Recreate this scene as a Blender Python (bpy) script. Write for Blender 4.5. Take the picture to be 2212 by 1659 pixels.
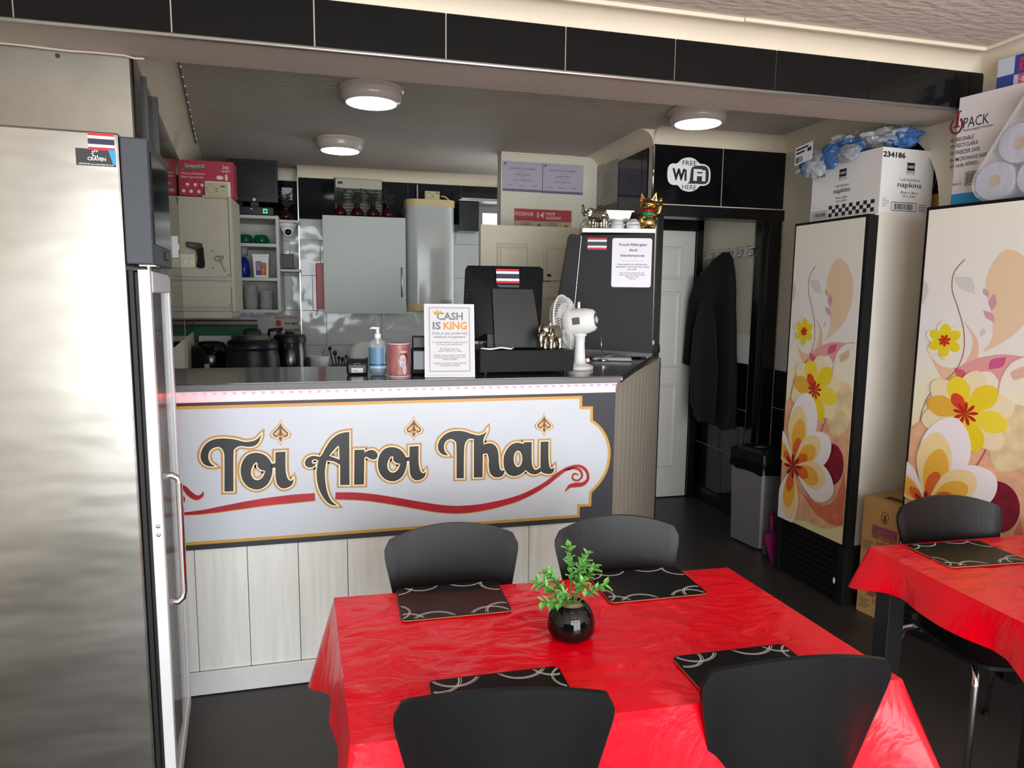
import bpy, bmesh, math, random
from math import sin, cos, pi, radians
from mathutils import Vector as V, Matrix as M, noise
from mathutils.geometry import tessellate_polygon
for o in list(bpy.data.objects):
    bpy.data.objects.remove(o, do_unlink=True)
SC = bpy.context.scene
COL = SC.collection
random.seed(7)
# ------------------------------------------------------------------ camera
FPX = 1500.0
YAW, PIT, ROL = 0.25144, -0.12497, 0.01086
FW = V((sin(YAW)*cos(PIT), cos(YAW)*cos(PIT), sin(PIT)))
r0 = V((cos(YAW), -sin(YAW), 0)); u0 = r0.cross(FW)
RT = r0*cos(ROL)+u0*sin(ROL); UP = u0*cos(ROL)-r0*sin(ROL)
CP = V((0, 0, 1.6))
cam = bpy.data.cameras.new('camera'); cam.sensor_width = 36; cam.lens = FPX/2212*36
cam.clip_start = .02
co = bpy.data.objects.new('camera', cam); COL.objects.link(co)
co.matrix_world = M(((RT.x, UP.x, -FW.x, 0), (RT.y, UP.y, -FW.y, 0), (RT.z, UP.z, -FW.z, CP.z), (0, 0, 0, 1)))
SC.camera = co
# ------------------------------------------------------------------ world, daylight, exposure
w = bpy.data.worlds.new('world'); SC.world = w; w.use_nodes = True
bg = w.node_tree.nodes['Background']; bg.inputs[0].default_value = (.86, .93, 1, 1); bg.inputs[1].default_value = 1.6
def area(name, loc, rot, sx, sy, power, col):
    l = bpy.data.lights.new(name, 'AREA'); l.shape = 'RECTANGLE'; l.size = sx; l.size_y = sy
    l.energy = power; l.color = col
    o = bpy.data.objects.new(name, l); COL.objects.link(o); o.location = loc; o.rotation_euler = rot
    return o
area('shopfront_daylight', (.8, -2.62, 1.36), (radians(90), 0, 0), 3.9, 2.45, 165, (.95, .98, 1))
SC.view_settings.view_transform = 'Standard'; SC.view_settings.look = 'None'
SC.view_settings.gamma = 1; SC.view_settings.use_curve_mapping = False
SC.view_settings.exposure = 0.62
# ------------------------------------------------------------------ helpers
def ray(x, y): return FW + RT*((x-1106)/FPX) + UP*((829.5-y)/FPX)
def onY(x, y, Y): d = ray(x, y); return CP + d*(Y/d.y)
def onX(x, y, X): d = ray(x, y); return CP + d*(X/d.x)
def onZ(x, y, z): d = ray(x, y); return CP + d*((z-CP.z)/d.z)
def onPl(x, y, O, N): d = ray(x, y); return CP + d*((O-CP).dot(N)/d.dot(N))
def lin(c): return tuple(((v/255)/12.92 if v/255 <= .04045 else ((v/255+.055)/1.055)**2.4) for v in c)
MATS = {}
def mat(name, rgb=(128, 128, 128), rough=.5, metal=0, bump=None, var=None, coat=0, alpha=1, trans=0, emit=None, spec=.5, aniso=None, ior=1.45):
    if name in MATS: return MATS[name]
    m = bpy.data.materials.new(name); m.use_nodes = True; nt = m.node_tree; b = nt.nodes['Principled BSDF']
    c = lin(rgb)+(1,)
    b.inputs['Base Color'].default_value = c; b.inputs['Roughness'].default_value = rough; b.inputs['Metallic'].default_value = metal
    b.inputs['Specular IOR Level'].default_value = spec; b.inputs['IOR'].default_value = ior
    if coat: b.inputs['Coat Weight'].default_value = coat; b.inputs['Coat Roughness'].default_value = .08
    if alpha < 1: b.inputs['Alpha'].default_value = alpha
    if trans: b.inputs['Transmission Weight'].default_value = trans
    if emit: b.inputs['Emission Color'].default_value = lin(emit[0])+(1,); b.inputs['Emission Strength'].default_value = emit[1]
    tc = None
    def nz(scale, det=4, stretch=None):
        nonlocal tc
        if tc is None: tc = nt.nodes.new('ShaderNodeTexCoord')
        n = nt.nodes.new('ShaderNodeTexNoise'); n.inputs['Scale'].default_value = scale; n.inputs['Detail'].default_value = det
        src = tc.outputs['Object']
        if stretch:
            mp = nt.nodes.new('ShaderNodeMapping'); mp.inputs['Scale'].default_value = stretch
            nt.links.new(src, mp.inputs[0]); src = mp.outputs[0]
        nt.links.new(src, n.inputs['Vector']); return n
    if var:
        n = nz(var[0], 5, var[2] if len(var) > 2 else None)
        r = nt.nodes.new('ShaderNodeValToRGB'); a = var[1]
        r.color_ramp.elements[0].position = .3; r.color_ramp.elements[1].position = .7
        r.color_ramp.elements[0].color = tuple(v*(1-a) for v in c[:3])+(1,)
        r.color_ramp.elements[1].color = tuple(min(1, v*(1+a*.6)) for v in c[:3])+(1,)
        nt.links.new(n.outputs[0], r.inputs[0]); nt.links.new(r.outputs[0], b.inputs['Base Color'])
    if bump:
        n = nz(bump[0], bump[3] if len(bump) > 3 else 4, bump[2] if len(bump) > 2 else None)
        u = nt.nodes.new('ShaderNodeBump'); u.inputs['Strength'].default_value = bump[1]; u.inputs['Distance'].default_value = .01
        nt.links.new(n.outputs[0], u.inputs['Height']); nt.links.new(u.outputs[0], b.inputs['Normal'])
    MATS[name] = m; return m
class B:
    """collects shapes into one mesh"""
    def __init__(s): s.bm = bmesh.new()
    def raw(s, vs, fs):
        v = [s.bm.verts.new(p) for p in vs]
        for f in fs:
            try: s.bm.faces.new([v[i] for i in f])
            except ValueError: pass
        return s
    def box(s, x0, x1, y0, y1, z0, z1, bev=0, m=None, seg=2):
        t = bmesh.new(); bmesh.ops.create_cube(t, size=1)
        for v in t.verts: v.co = V(((x0+x1)/2+v.co.x*(x1-x0), (y0+y1)/2+v.co.y*(y1-y0), (z0+z1)/2+v.co.z*(z1-z0)))
        if bev: bmesh.ops.bevel(t, geom=t.edges[:], offset=bev, segments=seg, affect='EDGES', profile=.5)
        return s.merge(t, m)
    def merge(s, t, m=None):
        if m: t.transform(m)
        t.verts.index_update()
        s.raw([v.co.copy() for v in t.verts], [[v.index for v in f.verts] for f in t.faces]); t.free(); return s
    def cyl(s, a, b, r0, r1=None, n=20, cap=True):
        a = V(a); b = V(b); r1 = r0 if r1 is None else r1; d = (b-a).normalized()
        x = d.orthogonal().normalized(); y = d.cross(x); vs = []
        for p, r in ((a, r0), (b, r1)):
            for i in range(n): t = 2*pi*i/n; vs.append(p+(x*cos(t)+y*sin(t))*r)
        fs = [[i, (i+1) % n, n+(i+1) % n, n+i] for i in range(n)]
        if cap: fs += [list(range(n))[::-1], list(range(n, 2*n))]
        return s.raw(vs, fs)
    def tube(s, pts, r, n=8, closed=False, cap=True):
        pts = [V(p) for p in pts]; k = len(pts); vs = []; px = None
        rr = r if isinstance(r, (list, tuple)) else [r]*k
        for i, p in enumerate(pts):
            if closed: d = pts[(i+1) % k]-pts[i-1]
            else: d = pts[min(i+1, k-1)]-pts[max(i-1, 0)]
            d.normalize()
            x = d.orthogonal().normalized() if px is None else (px-d*px.dot(d))
            if x.length < 1e-6: x = d.orthogonal()
            x.normalize(); px = x; y = d.cross(x)
            for j in range(n): t = 2*pi*j/n; vs.append(p+(x*cos(t)+y*sin(t))*rr[i])
        fs = []
        for i in range(k if closed else k-1):
            for j in range(n): a = i*n; b = ((i+1) % k)*n; fs.append([a+j, a+(j+1) % n, b+(j+1) % n, b+j])
        if cap and not closed: fs += [list(range(n))[::-1], list(range((k-1)*n, k*n))]
        return s.raw(vs, fs)
    def lathe(s, prof, c=(0, 0, 0), n=28, sx=1, sy=1):
        c = V(c); vs = []; fs = []
        for r, z in prof:
            for i in range(n): t = 2*pi*i/n; vs.append(c+V((cos(t)*r*sx, sin(t)*r*sy, z)))
        k = len(prof)
        for j in range(k-1):
            for i in range(n): fs.append([j*n+i, j*n+(i+1) % n, (j+1)*n+(i+1) % n, (j+1)*n+i])
        if prof[0][0] > 1e-5: fs.append(list(range(n))[::-1])
        if prof[-1][0] > 1e-5: fs.append(list(range((k-1)*n, k*n)))
        return s.raw(vs, fs)
    def ell(s, c, r, n=14, m=None):
        t = bmesh.new(); bmesh.ops.create_uvsphere(t, u_segments=n+6, v_segments=n, radius=1)
        if isinstance(r, (int, float)): r = (r, r, r)
        t.transform(M.Diagonal((r[0], r[1], r[2], 1)))
        if m: t.transform(m)
        t.transform(M.Translation(V(c))); return s.merge(t)
    def prism(s, pts, fr, t0, t1, holes=()):
        """polygon pts in frame fr (u,v), extruded along the frame's normal from t0 to t1"""
        loops = [list(pts)]+[list(h) for h in holes]
        flat = [q for l in loops for q in l]
        tri = tessellate_polygon([[V((a, b, 0)) for a, b in l] for l in loops]); n = len(flat)
        vs = [fr.p(a, b, t1) for a, b in flat]; fs = []
        def orient(f):
            a, b, c = (V((flat[i][0], flat[i][1], 0)) for i in f)
            return f if (b-a).cross(c-a).z > 0 else f[::-1]
        tri = [orient(list(f)) for f in tri]; fs += tri
        if abs(t1-t0) > 1e-9:
            vs += [fr.p(a, b, t0) for a, b in flat]
            fs += [[i+n for i in f[::-1]] for f in tri]; o = 0
            for l in loops:
                k = len(l)
                for i in range(k): a = o+i; b = o+(i+1) % k; fs.append([a, b, b+n, a+n])
                o += k
        return s.raw(vs, fs)
    def ribbon(s, pts, w, fr, t, closed=False, cap=True):
        """flat stroke of half-width w (or list) along 2D pts"""
        k = len(pts); ww = w if isinstance(w, (list, tuple)) else [w]*k
        vs = []; fs = []
        for i in range(k):
            a = V(pts[i-1] if (closed or i) else pts[0]).to_2d(); b = V(pts[(i+1) % k] if (closed or i < k-1) else pts[-1]).to_2d()
            d = (b-a); d = d.normalized() if d.length > 1e-9 else V((1, 0)); nx, ny = -d.y, d.x; p = pts[i]
            vs += [fr.p(p[0]+nx*ww[i], p[1]+ny*ww[i], t), fr.p(p[0]-nx*ww[i], p[1]-ny*ww[i], t)]
        for i in range(k if closed else k-1):
            a = 2*i; b = 2*((i+1) % k); fs.append([a+1, b+1, b, a])
        s.raw(vs, fs)
        if cap and not isinstance(w, (list, tuple)):
            for p in pts:
                s.raw([fr.p(p[0]+w*cos(2*pi*j/10), p[1]+w*sin(2*pi*j/10), t) for j in range(10)], [list(range(10))])
        return s
    def outline(s, pts, w, fr, t, hole=False):
        k = len(pts); ar = sum(pts[i-1][0]*pts[i][1]-pts[i][0]*pts[i-1][1] for i in range(k)); sg = (1 if ar > 0 else -1)*(-1 if hole else 1)
        vs = []; fs = []
        for i in range(k):
            p = V(pts[i]); a = (p-V(pts[i-1])); b = (V(pts[(i+1) % k])-p)
            a = a.normalized() if a.length > 1e-9 else b.normalized(); b = b.normalized() if b.length > 1e-9 else a
            n = V((a.y+b.y, -(a.x+b.x))); n = n.normalized() if n.length > 1e-6 else V((a.y, -a.x))
            c = max(.5, n.dot(V((a.y, -a.x)))); q = p+n*(w/c*sg); q2 = p-n*(.0005*sg)
            vs += [fr.p(q2.x, q2.y, t), fr.p(q.x, q.y, t)]
        for i in range(k):
            a = 2*i; b = 2*((i+1) % k); fs.append([a, a+1, b+1, b])
        return s.raw(vs, fs)
    def grid(s, f, nu, nv, closeu=False):
        vs = [f(i/nu, j/nv) for j in range(nv+1) for i in range(nu+(0 if closeu else 1))]
        k = nu if closeu else nu+1; fs = []
        for j in range(nv):
            for i in range(nu): a = j*k+i; b = j*k+(i+1) % k; fs.append([a, b, b+k, a+k])
        return s.raw(vs, fs)
    def move(s, m): s.bm.transform(m); return s
class Fr:
    def __init__(s, O, U=(1, 0, 0), Vv=(0, 0, 1)):
        s.O = V(O); s.U = V(U).normalized(); s.V = V(Vv).normalized(); s.N = s.U.cross(s.V)
    def p(s, u, v, n=0): return s.O+s.U*u+s.V*v+s.N*n
    def px(s, x, y):
        d = onPl(x, y, s.O, s.N)-s.O; return (d.dot(s.U), d.dot(s.V))
def rz(a, loc=(0, 0, 0)): return M.Translation(V(loc)) @ M.Rotation(a, 4, 'Z')
WM = {}
def wm(o): return WM.get(o.name, M())
def mk(name, b, m, parent=None, smooth=False, world=False, mods=()):
    bm = b.bm
    if parent is not None and world: bm.transform(wm(parent).inverted())
    bmesh.ops.recalc_face_normals(bm, faces=bm.faces[:]) if not getattr(b, 'keep', False) else None
    me = bpy.data.meshes.new(name); base = V((0, 0, 0))
    if parent is None:
        xs = [v.co for v in bm.verts]
        base = V(((min(c.x for c in xs)+max(c.x for c in xs))/2, (min(c.y for c in xs)+max(c.y for c in xs))/2, min(c.z for c in xs)))
        bm.transform(M.Translation(-base))
    bm.to_mesh(me); bm.free()
    if smooth:
        for p in me.polygons: p.use_smooth = True
        if smooth is not True: me.set_sharp_from_angle(angle=radians(smooth))
    o = bpy.data.objects.new(name, me); COL.objects.link(o); o.location = base
    for q in (m if isinstance(m, (list, tuple)) else [m]): me.materials.append(q)
    if parent is not None: o.parent = parent; WM[o.name] = wm(parent)
    else: WM[o.name] = M.Translation(base)
    return o
def part(name, b, m, parent, smooth=False, label=None):       # shape given in the thing's own space
    o = mk(name, b, m, parent, smooth)
    if label: o['label'] = label
    return o
def partw(name, b, m, parent, smooth=False, label=None):      # shape given in room space
    o = mk(name, b, m, parent, smooth, True)
    if label: o['label'] = label
    return o
def thing(name, label, cat, loc=(0, 0, 0), a=0, group=None):
    o = bpy.data.objects.new(name, None); COL.objects.link(o); o.empty_display_size = .05
    o.location = loc; o.rotation_euler = (0, 0, a); WM[o.name] = rz(a, loc)
    return tag(o, label, cat, group)
def tag(o, label, cat, group=None):
    o['label'] = label; o['category'] = cat
    if group: o['group'] = group
    return o
def struct(name, b, m, label=None, smooth=False):
    o = mk(name, b, m, None, smooth); o['kind'] = 'structure'
    if label: o['label'] = label
    return o
def copy_tree(o, parent=None):
    c = o.copy(); COL.objects.link(c); c.parent = parent
    for ch in list(o.children): copy_tree(ch, c)
    return c
def place(src, first, loc, a, label, group=None):
    c = src if first else copy_tree(src)
    c.location = loc; c.rotation_euler = (0, 0, a); c['label'] = label
    if group: c['group'] = group
    return c
# ---- lettering
TXC = {}
def txmesh(s, bold):
    k = (s, bold)
    if k not in TXC:
        c = bpy.data.curves.new('t', 'FONT'); c.body = s; c.size = 1; c.resolution_u = 2; c.offset = bold
        o = bpy.data.objects.new('t', c); me = bpy.data.meshes.new_from_object(o)
        vs = [(v.co.x, v.co.y) for v in me.vertices]; fs = [list(p.vertices) for p in me.polygons]
        bpy.data.objects.remove(o); bpy.data.curves.remove(c); bpy.data.meshes.remove(me)
        xs = [v[0] for v in vs] or [0]; TXC[k] = (vs, fs, min(xs), max(xs))
    return TXC[k]
def text(b, s, fr, cu, v0, h, wmax=None, bold=.012, t=.0008, align='c', slant=0):
    """lettering of cap height h on baseline v0; width fixed to wmax when given"""
    vs, fs, x0, x1 = txmesh(s, bold); k = h/.70; sx = k
    if wmax: sx = wmax/max(1e-6, x1-x0)
    off = {'c': -(x0+x1)/2, 'l': -x0, 'r': -x1}[align]
    b.raw([fr.p(cu+(x+off)*sx+slant*y*k, v0+y*k, t) for x, y in vs], fs); return b
def rect(b, fr, u0, u1, v0, v1, t=.0006):
    return b.raw([fr.p(u0, v0, t), fr.p(u1, v0, t), fr.p(u1, v1, t), fr.p(u0, v1, t)], [[0, 1, 2, 3]])
def disc(b, fr, u, v, r, t=.0006, ry=None, n=24):
    return b.raw([fr.p(u+r*cos(2*pi*i/n), v+(ry or r)*sin(2*pi*i/n), t) for i in range(n)], [list(range(n))])
def bars(b, fr, u0, u1, v0, v1, n, seed=1, t=.0008):
    rd = random.Random(seed); w = (u1-u0)/n
    for i in range(n):
        rect(b, fr, u0+i*w, u0+i*w+w*rd.choice((.3, .5, .7)), v0, v1, t)
    return b
def smoothpath(pts, closed=True, n=6):
    """Catmull-Rom through pts; a third item marks a sharp corner"""
    k = len(pts); out = []
    isc = [len(p) > 2 for p in pts]; q = [V((p[0], p[1])) for p in pts]
    for i in range(k if closed else k-1):
        j = (i+1) % k; p1, p2 = q[i], q[j]
        p0 = p1 if isc[i] else q[i-1] if (closed or i) else p1
        p3 = p2 if isc[j] else q[(j+1) % k] if (closed or j < k-1) else p2
        if isc[i] and isc[j]: out.append(tuple(p1)); continue
        for s in range(n):
            t = s/n
            c = .5*((2*p1)+(p2-p0)*t+(2*p0-5*p1+4*p2-p3)*t*t+(3*p1-p0-3*p2+p3)*t**3)
            out.append((c.x, c.y))
    if not closed: out.append(tuple(q[-1]))
    return out
XZ = lambda Y: Fr((0, Y, 0), (1, 0, 0), (0, 0, 1))
# ------------------------------------------------------------------ materials of the setting
m_floor = mat('floor_vinyl', (60, 57, 56), .42, var=(3, .18), bump=(140, .05))
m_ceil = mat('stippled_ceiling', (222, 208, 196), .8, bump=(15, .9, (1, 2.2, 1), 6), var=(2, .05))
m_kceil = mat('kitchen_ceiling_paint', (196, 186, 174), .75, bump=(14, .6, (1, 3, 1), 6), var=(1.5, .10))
m_beam = mat('beam_plaster', (200, 184, 172), .7, bump=(30, .15), var=(2, .06))
m_corn = mat('cornice_paint', (236, 222, 200), .6, bump=(20, .08), var=(2.5, .05))
m_cream = mat('cream_wall_paint', (226, 219, 203), .65, bump=(25, .06), var=(2, .05))
m_btile = mat('black_gloss_tile', (15, 15, 17), .10, bump=(2.2, .02), spec=.45)
m_btile2 = mat('navy_black_gloss_tile', (17, 19, 24), .08, bump=(2.5, .03), spec=.5)
m_grout = mat('cream_grout', (226, 208, 190), .8)
m_wtile = mat('white_gloss_tile', (214, 217, 217), .10, bump=(7, .75, (1, 1, 1), 1), spec=.5)
m_wgrout = mat('grey_grout', (150, 150, 148), .8)
m_chrome = mat('chrome', (225, 225, 228), .12, 1)
m_alu = mat('aluminium_trim', (200, 200, 202), .3, 1)
m_bframe = mat('black_gloss_woodwork', (14, 14, 15), .28)
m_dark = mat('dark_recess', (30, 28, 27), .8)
m_white = mat('white_plastic', (238, 238, 236), .4)
m_wpaint = mat('white_door_paint', (222, 220, 214), .45, bump=(60, .03))
m_cpaint = mat('cream_door_paint', (212, 203, 180), .5, bump=(60, .03))
# ------------------------------------------------------------------ floor, ceilings
XW = 2.95
struct('floor', B().box(-1.6, 3.6, -2.7, 6.6, -.05, 0), m_floor, 'dark charcoal vinyl floor')
struct('ceiling', B().box(-1.6, 3.0, -2.7, 2.745, 2.72, 2.78), m_ceil, 'stippled cream ceiling over the tables')
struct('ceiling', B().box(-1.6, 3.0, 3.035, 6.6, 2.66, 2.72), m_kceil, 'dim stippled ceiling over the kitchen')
# beam with a row of black tiles
bm_ = struct('wall_beam', B().box(-1.6, 2.95, 2.742, 3.035, 2.48, 2.78), m_beam, 'plastered beam with a row of large black tiles')
fb = XZ(2.742)
partw('grout_bed', B().prism([(-1.6, 2.486), (2.948, 2.486), (2.948, 2.652), (-1.6, 2.652)], fb, 0, .004), m_grout, bm_)
gx = [-1.6, -1.468, -.994, -.519, -.046, .431, .905, 1.377, 1.849, 2.317, 2.785, 2.868, 2.947]
for a, b in zip(gx, gx[1:]):
    partw('tile', B().box(a+.0025, b-.0025, 2.730, 2.742, 2.487, 2.651, .0012), m_btile, bm_)
struct('trim_1', B().tube([(-1.6, 2.728, 2.478), (2.94, 2.728, 2.478)], .009, 10), mat('bright_edge_strip', (235, 235, 236), .32, 1), 'chrome edge strip under the black beam tiles', True)
def cornice(name, p0, p1, nrm, zl, zc, pr=.1, label=None):
    p0 = V((p0[0], p0[1], 0)); p1 = V((p1[0], p1[1], 0)); n = V((nrm[0], nrm[1], 0))
    prof = [(0, zl)]+[(pr*(1-cos(t*pi/16)), zl+(zc-zl)*sin(t*pi/16)) for t in range(1, 9)]+[(0, zc)]
    k = len(prof); vs = []
    for p in (p0, p1):
        vs += [p+n*a+V((0, 0, z)) for a, z in prof]
    fs = [[i, (i+1) % k, k+(i+1) % k, k+i] for i in range(k)]+[list(range(k))[::-1], list(range(k, 2*k))]
    return struct(name, B().raw(vs, fs), m_corn, label, 40)
cornice('trim_2', (-1.6, 2.742), (2.95, 2.742), (0, -1), 2.648, 2.72, .1, 'cream coving above the black beam tiles')
cornice('trim_3', (XW, -2.6), (XW, 2.742), (-1, 0), 2.60, 2.72, .11, 'cream coving along the right wall')
struct('trim_4', B().box(-1.6, 1.62, 2.622, 2.642, 2.703, 2.72, .003).box(1.622, 2.83, 2.618, 2.640, 2.704, 2.72, .003), m_corn, 'cream cable trunking along the coving')
struct('trim_5', B().box(2.822, 2.842, -2.6, 2.63, 2.704, 2.72, .003), m_corn, 'cream trunking along the right side of the ceiling')
# right wall with two arched recesses
fr = Fr((XW, 0, 0), (0, -1, 0), (0, 0, 1))
def arch(y0, y1, zs, zt, n=20):
    c = (y0+y1)/2; r = (y1-y0)/2
    return [(-y1, .004), (-y0, .004)]+[(-(c-r*cos(pi*i/n)), zs+(zt-zs)*sin(pi*i/n)) for i in range(n+1)]
struct('wall_right', B().prism([(-4.2, 0), (2.6, 0), (2.6, 2.74), (-4.2, 2.74)], fr, -.08, 0, [arch(2.925, 3.72, 2.05, 2.50), arch(1.45, 2.80, 2.0, 2.47)]), m_cream, 'cream painted right wall with arched recesses')
struct('wall_recess', B().box(3.42, 3.5, 1.4, 3.8, 0, 2.6).box(3.03, 3.45, 3.73, 3.8, 0, 2.6).box(3.03, 3.45, 2.81, 2.91, 0, 2.6).box(3.03, 3.45, 1.38, 1.44, 0, 2.6).box(3.03, 3.5, 1.38, 3.8, 2.52, 2.6), m_dark, 'back of the arched recesses, shade put in as dark colour')  # unlit shade inside the recesses painted in as a dark wall colour
# walls around the camera end of the room, with the shopfront window
struct('wall_left', B().box(-1.6, -1.5, -2.7, 6.6, 0, 2.78), m_cream, 'cream left wall')
wf = B().box(-1.6, 3.0, -2.7, -2.6, 0, .1).box(-1.6, 3.0, -2.7, -2.6, 2.6, 2.78).box(-1.6, -1.2, -2.7, -2.6, .1, 2.6).box(2.8, 3.0, -2.7, -2.6, .1, 2.6)
struct('wall_front', wf, m_cream, 'shopfront wall')
wb = B()
for x in (-1.2, .1, 1.4, 2.74): wb.box(x, x+.06, -2.6, -2.53, .1, 2.6)
wb.box(-1.2, 2.8, -2.6, -2.53, .1, .17).box(-1.2, 2.8, -2.6, -2.53, 2.53, 2.6).box(-1.2, 2.8, -2.6, -2.53, 1.95, 2.0)
struct('window_1', wb, m_bframe, 'black framed shopfront window')
# kitchen left wall: slightly skewed, black glossy, with coving
LA, LB = V((-.725, 3.04, 0)), V((-1.14, 6.4, 0)); ld = (LB-LA).normalized(); ln = V((ld.y, -ld.x, 0))
fl = Fr(LA, ld, (0, 0, 1)); LL = (LB-LA).length
struct('wall_kitchen_left', B().prism([(0, 0), (LL, 0), (LL, 2.72), (0, 2.72)], fl, -.06, 0), m_cream, 'left wall of the kitchen')
wl = bpy.data.objects['wall_kitchen_left']
for i in range(7):
    for j in range(4):
        u0 = i*.47; z1 = 2.50-j*.30
        partw('tile', B().prism([(u0+.002, z1-.298), (min(LL, u0+.468), z1-.298), (min(LL, u0+.468), z1), (u0+.002, z1)], fl, 0, .008), m_btile, wl)
cornice('trim_6', LA.to_2d(), LB.to_2d(), ln.to_2d(), 2.50, 2.66, .12, 'coving on the left kitchen wall')
struct('trim_7', B().prism([(.62, 1.3), (.66, 1.3), (.66, 2.5), (.62, 2.5)], fl, .008, .03).prism([(.30, 1.3), (.32, 1.3), (.32, 2.5), (.30, 2.5)], fl, .008, .02), mat('dark_grey_upright', (92, 90, 88), .4, .3), 'aluminium uprights on the black left wall')
# ---- back kitchen wall
YB = 6.25; XE = -.27
struct('wall_back', B().box(XE, 1.28, YB, YB+.3, 0, 2.7).box(1.28, 2.1, YB, YB+.1, 2.40, 2.7).box(1.28, 2.1, YB, YB+.1, 0, 1.1), m_wgrout, 'tiled back wall of the kitchen')
wbk = bpy.data.objects['wall_back']
struct('wall_back', B().box(-1.5, XE, YB+.2, YB+.3, 0, 2.7), m_wgrout, 'tiled back wall behind the open shelves')
wbk2 = bpy.data.objects['wall_back.001']
def tilerow(par, x0, x1, Y, z0, z1, w, off, m, th=.01):
    x = x0-w+off
    while x < x1:
        a, b = max(x0, x)+.0015, min(x1, x+w)-.0015
        if b-a > .02: partw('tile', B().box(a, b, Y-th, Y, z0+.0015, z1-.0015, .0012), m, par)
        x += w
zs = [2.232]
for z0, z1, off in ((2.232-.172, 2.232, .40), (1.762, 2.060, .17), (1.464, 1.762, .10), (1.166, 1.464, .21), (.868, 1.166, .45)):
    tilerow(wbk, XE, 1.28, YB, z0, z1, .47, off, m_wtile)
    tilerow(wbk2, -1.2, XE, YB+.2, z0, z1, .47, off+.2, m_wtile)
tilerow(wbk, XE, 1.28, YB, 2.235, 2.574, .47, .45, m_btile2)
tilerow(wbk2, -1.2, XE, YB+.2, 2.235, 2.57, .47, .2, m_btile2)
tilerow(wbk, 1.28, 1.75, YB, 2.47, 2.574, .47, .47, m_btile2)
struct('trim_18', B().box(1.12, 1.75, YB-.016, YB, 2.455, 2.468), m_alu, 'metal strip above the kitchen window')
cornice('trim_8', (XE, YB), (1.9, YB), (0, -1), 2.574, 2.66, .1, 'coving on the back kitchen wall')
cornice('trim_9', (-1.2, YB+.2), (XE, YB+.2), (0, -1), 2.574, 2.66, .1, 'coving above the open shelves')
struct('trim_10', B().box(XE-.004, XE+.004, YB-.014, YB+.2, .9, 2.574), m_alu, 'metal corner trim between the tiled walls')
# ---- window in the back wall
fw2 = B().box(1.28, 2.1, YB-.01, YB+.06, 2.345, 2.40).box(1.28, 2.1, YB, YB+.06, 1.10, 1.16).box(1.28, 1.315, YB, YB+.06, 1.1, 2.40).box(2.06, 2.1, YB, YB+.06, 1.1, 2.40)
wn = struct('window_2', fw2, mat('grey_window_frame', (150, 150, 146), .5), 'grey framed kitchen window')
m_frost = mat('frosted_glass', (245, 248, 250), .6, trans=.9, bump=(60, .5))
partw('pane', B().box(1.315, 2.06, YB+.02, YB+.026, 1.16, 2.345), m_frost, wn)
area('kitchen_window_daylight', (1.68, YB+.2, 1.75), (radians(-90), 0, 0), .7, 1.1, 4, (.95, .98, 1))
# ---- wall with the certificates, its doorway and the cream door
YH = 5.15; XS = 1.99
struct('wall_header', B().box(1.222, XS+.07, YH, YH+.12, 0, 2.66), m_cream, 'cream wall with the framed certificates')
struct('trim_11', B().box(1.222, 1.80, YH-.012, YH, 2.648, 2.66), m_corn, 'thin bead along the top of the certificate wall')
struct('wall_side', B().box(XS, XS+.07, 4.26, YH, 0, 2.66), m_cream, 'short wall beside the doorway')
ws = bpy.data.objects['wall_side']
for y0, y1 in ((4.262, 4.34), (4.345, 4.72), (4.725, 5.148)):
    partw('tile', B().box(XS-.01, XS, y0, y1, 2.21, 2.56, .0012), m_btile, ws)
    partw('tile', B().box(XS-.01, XS, y0, y1, 1.85, 2.205, .0012), m_btile, ws)
cornice('trim_12', (XS, 4.2), (XS, YH), (-1, 0), 2.56, 2.66, .1, 'coving above the short black tiled wall')
# ---- wall with the doorway
YD = 4.2
wd = B().box(XS, 2.95, YD, YD+.12, 2.2, 2.72).box(XS, 2.06, YD, YD+.12, 0, 2.2).box(2.845, 2.95, YD, YD+.12, 0, 2.2)
wdo = struct('wall_doorway', wd, m_cream, 'wall over the dark doorway')
partw('grout_bed', B().box(XS, 2.95, YD-.006, YD, 2.196, 2.572), m_grout, wdo)
partw('tile', B().box(XS+.003, 2.478, YD-.012, YD-.004, 2.204, 2.57, .0012), m_btile, wdo)
partw('tile', B().box(2.484, 2.946, YD-.012, YD-.004, 2.204, 2.57, .0012), m_btile, wdo)
struct('trim_13', B().cyl((XS, YD-.008, 2.2), (XS, YD-.008, 2.56), .009, n=12), m_chrome, 'chrome corner strip on the black tiled corner', True)
cornice('trim_14', (XS, YD), (XW, YD), (0, -1), 2.57, 2.66, .1, 'coving above the doorway tiles')
cornice('trim_15', (XW, 3.05), (XW, YD), (-1, 0), 2.57, 2.66, .1, 'coving on the right kitchen wall')
df = B().box(XS+.02, 2.95, YD-.03, YD+.13, 2.125, 2.195, .004).box(2.842, 2.935, YD-.03, YD+.13, 0, 2.13, .004).box(2.82, 2.845, YD+.02, YD+.1, 0, 2.13, .003).box(2.03, 2.07, YD-.02, YD+.13, 0, 2.13)
struct('trim_16', df, m_bframe, 'black gloss door surround')
struct('baseboard_right', B().box(XW-.012, XW, 3.75, YD-.03, 0, .12), m_bframe)
# right wall tiles beside the doorway
wr = bpy.data.objects['wall_right']
partw('tile', B().box(XW-.008, XW, 3.76, YD-.03, 1.12, 1.34, .001), m_wtile, wr)
partw('tile', B().box(XW-.008, XW, 3.76, YD-.03, .86, 1.118, .001), m_btile, wr)
partw('tile', B().box(XW-.008, XW, 3.76, YD-.03, .12, .855, .001), m_btile, wr)
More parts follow.
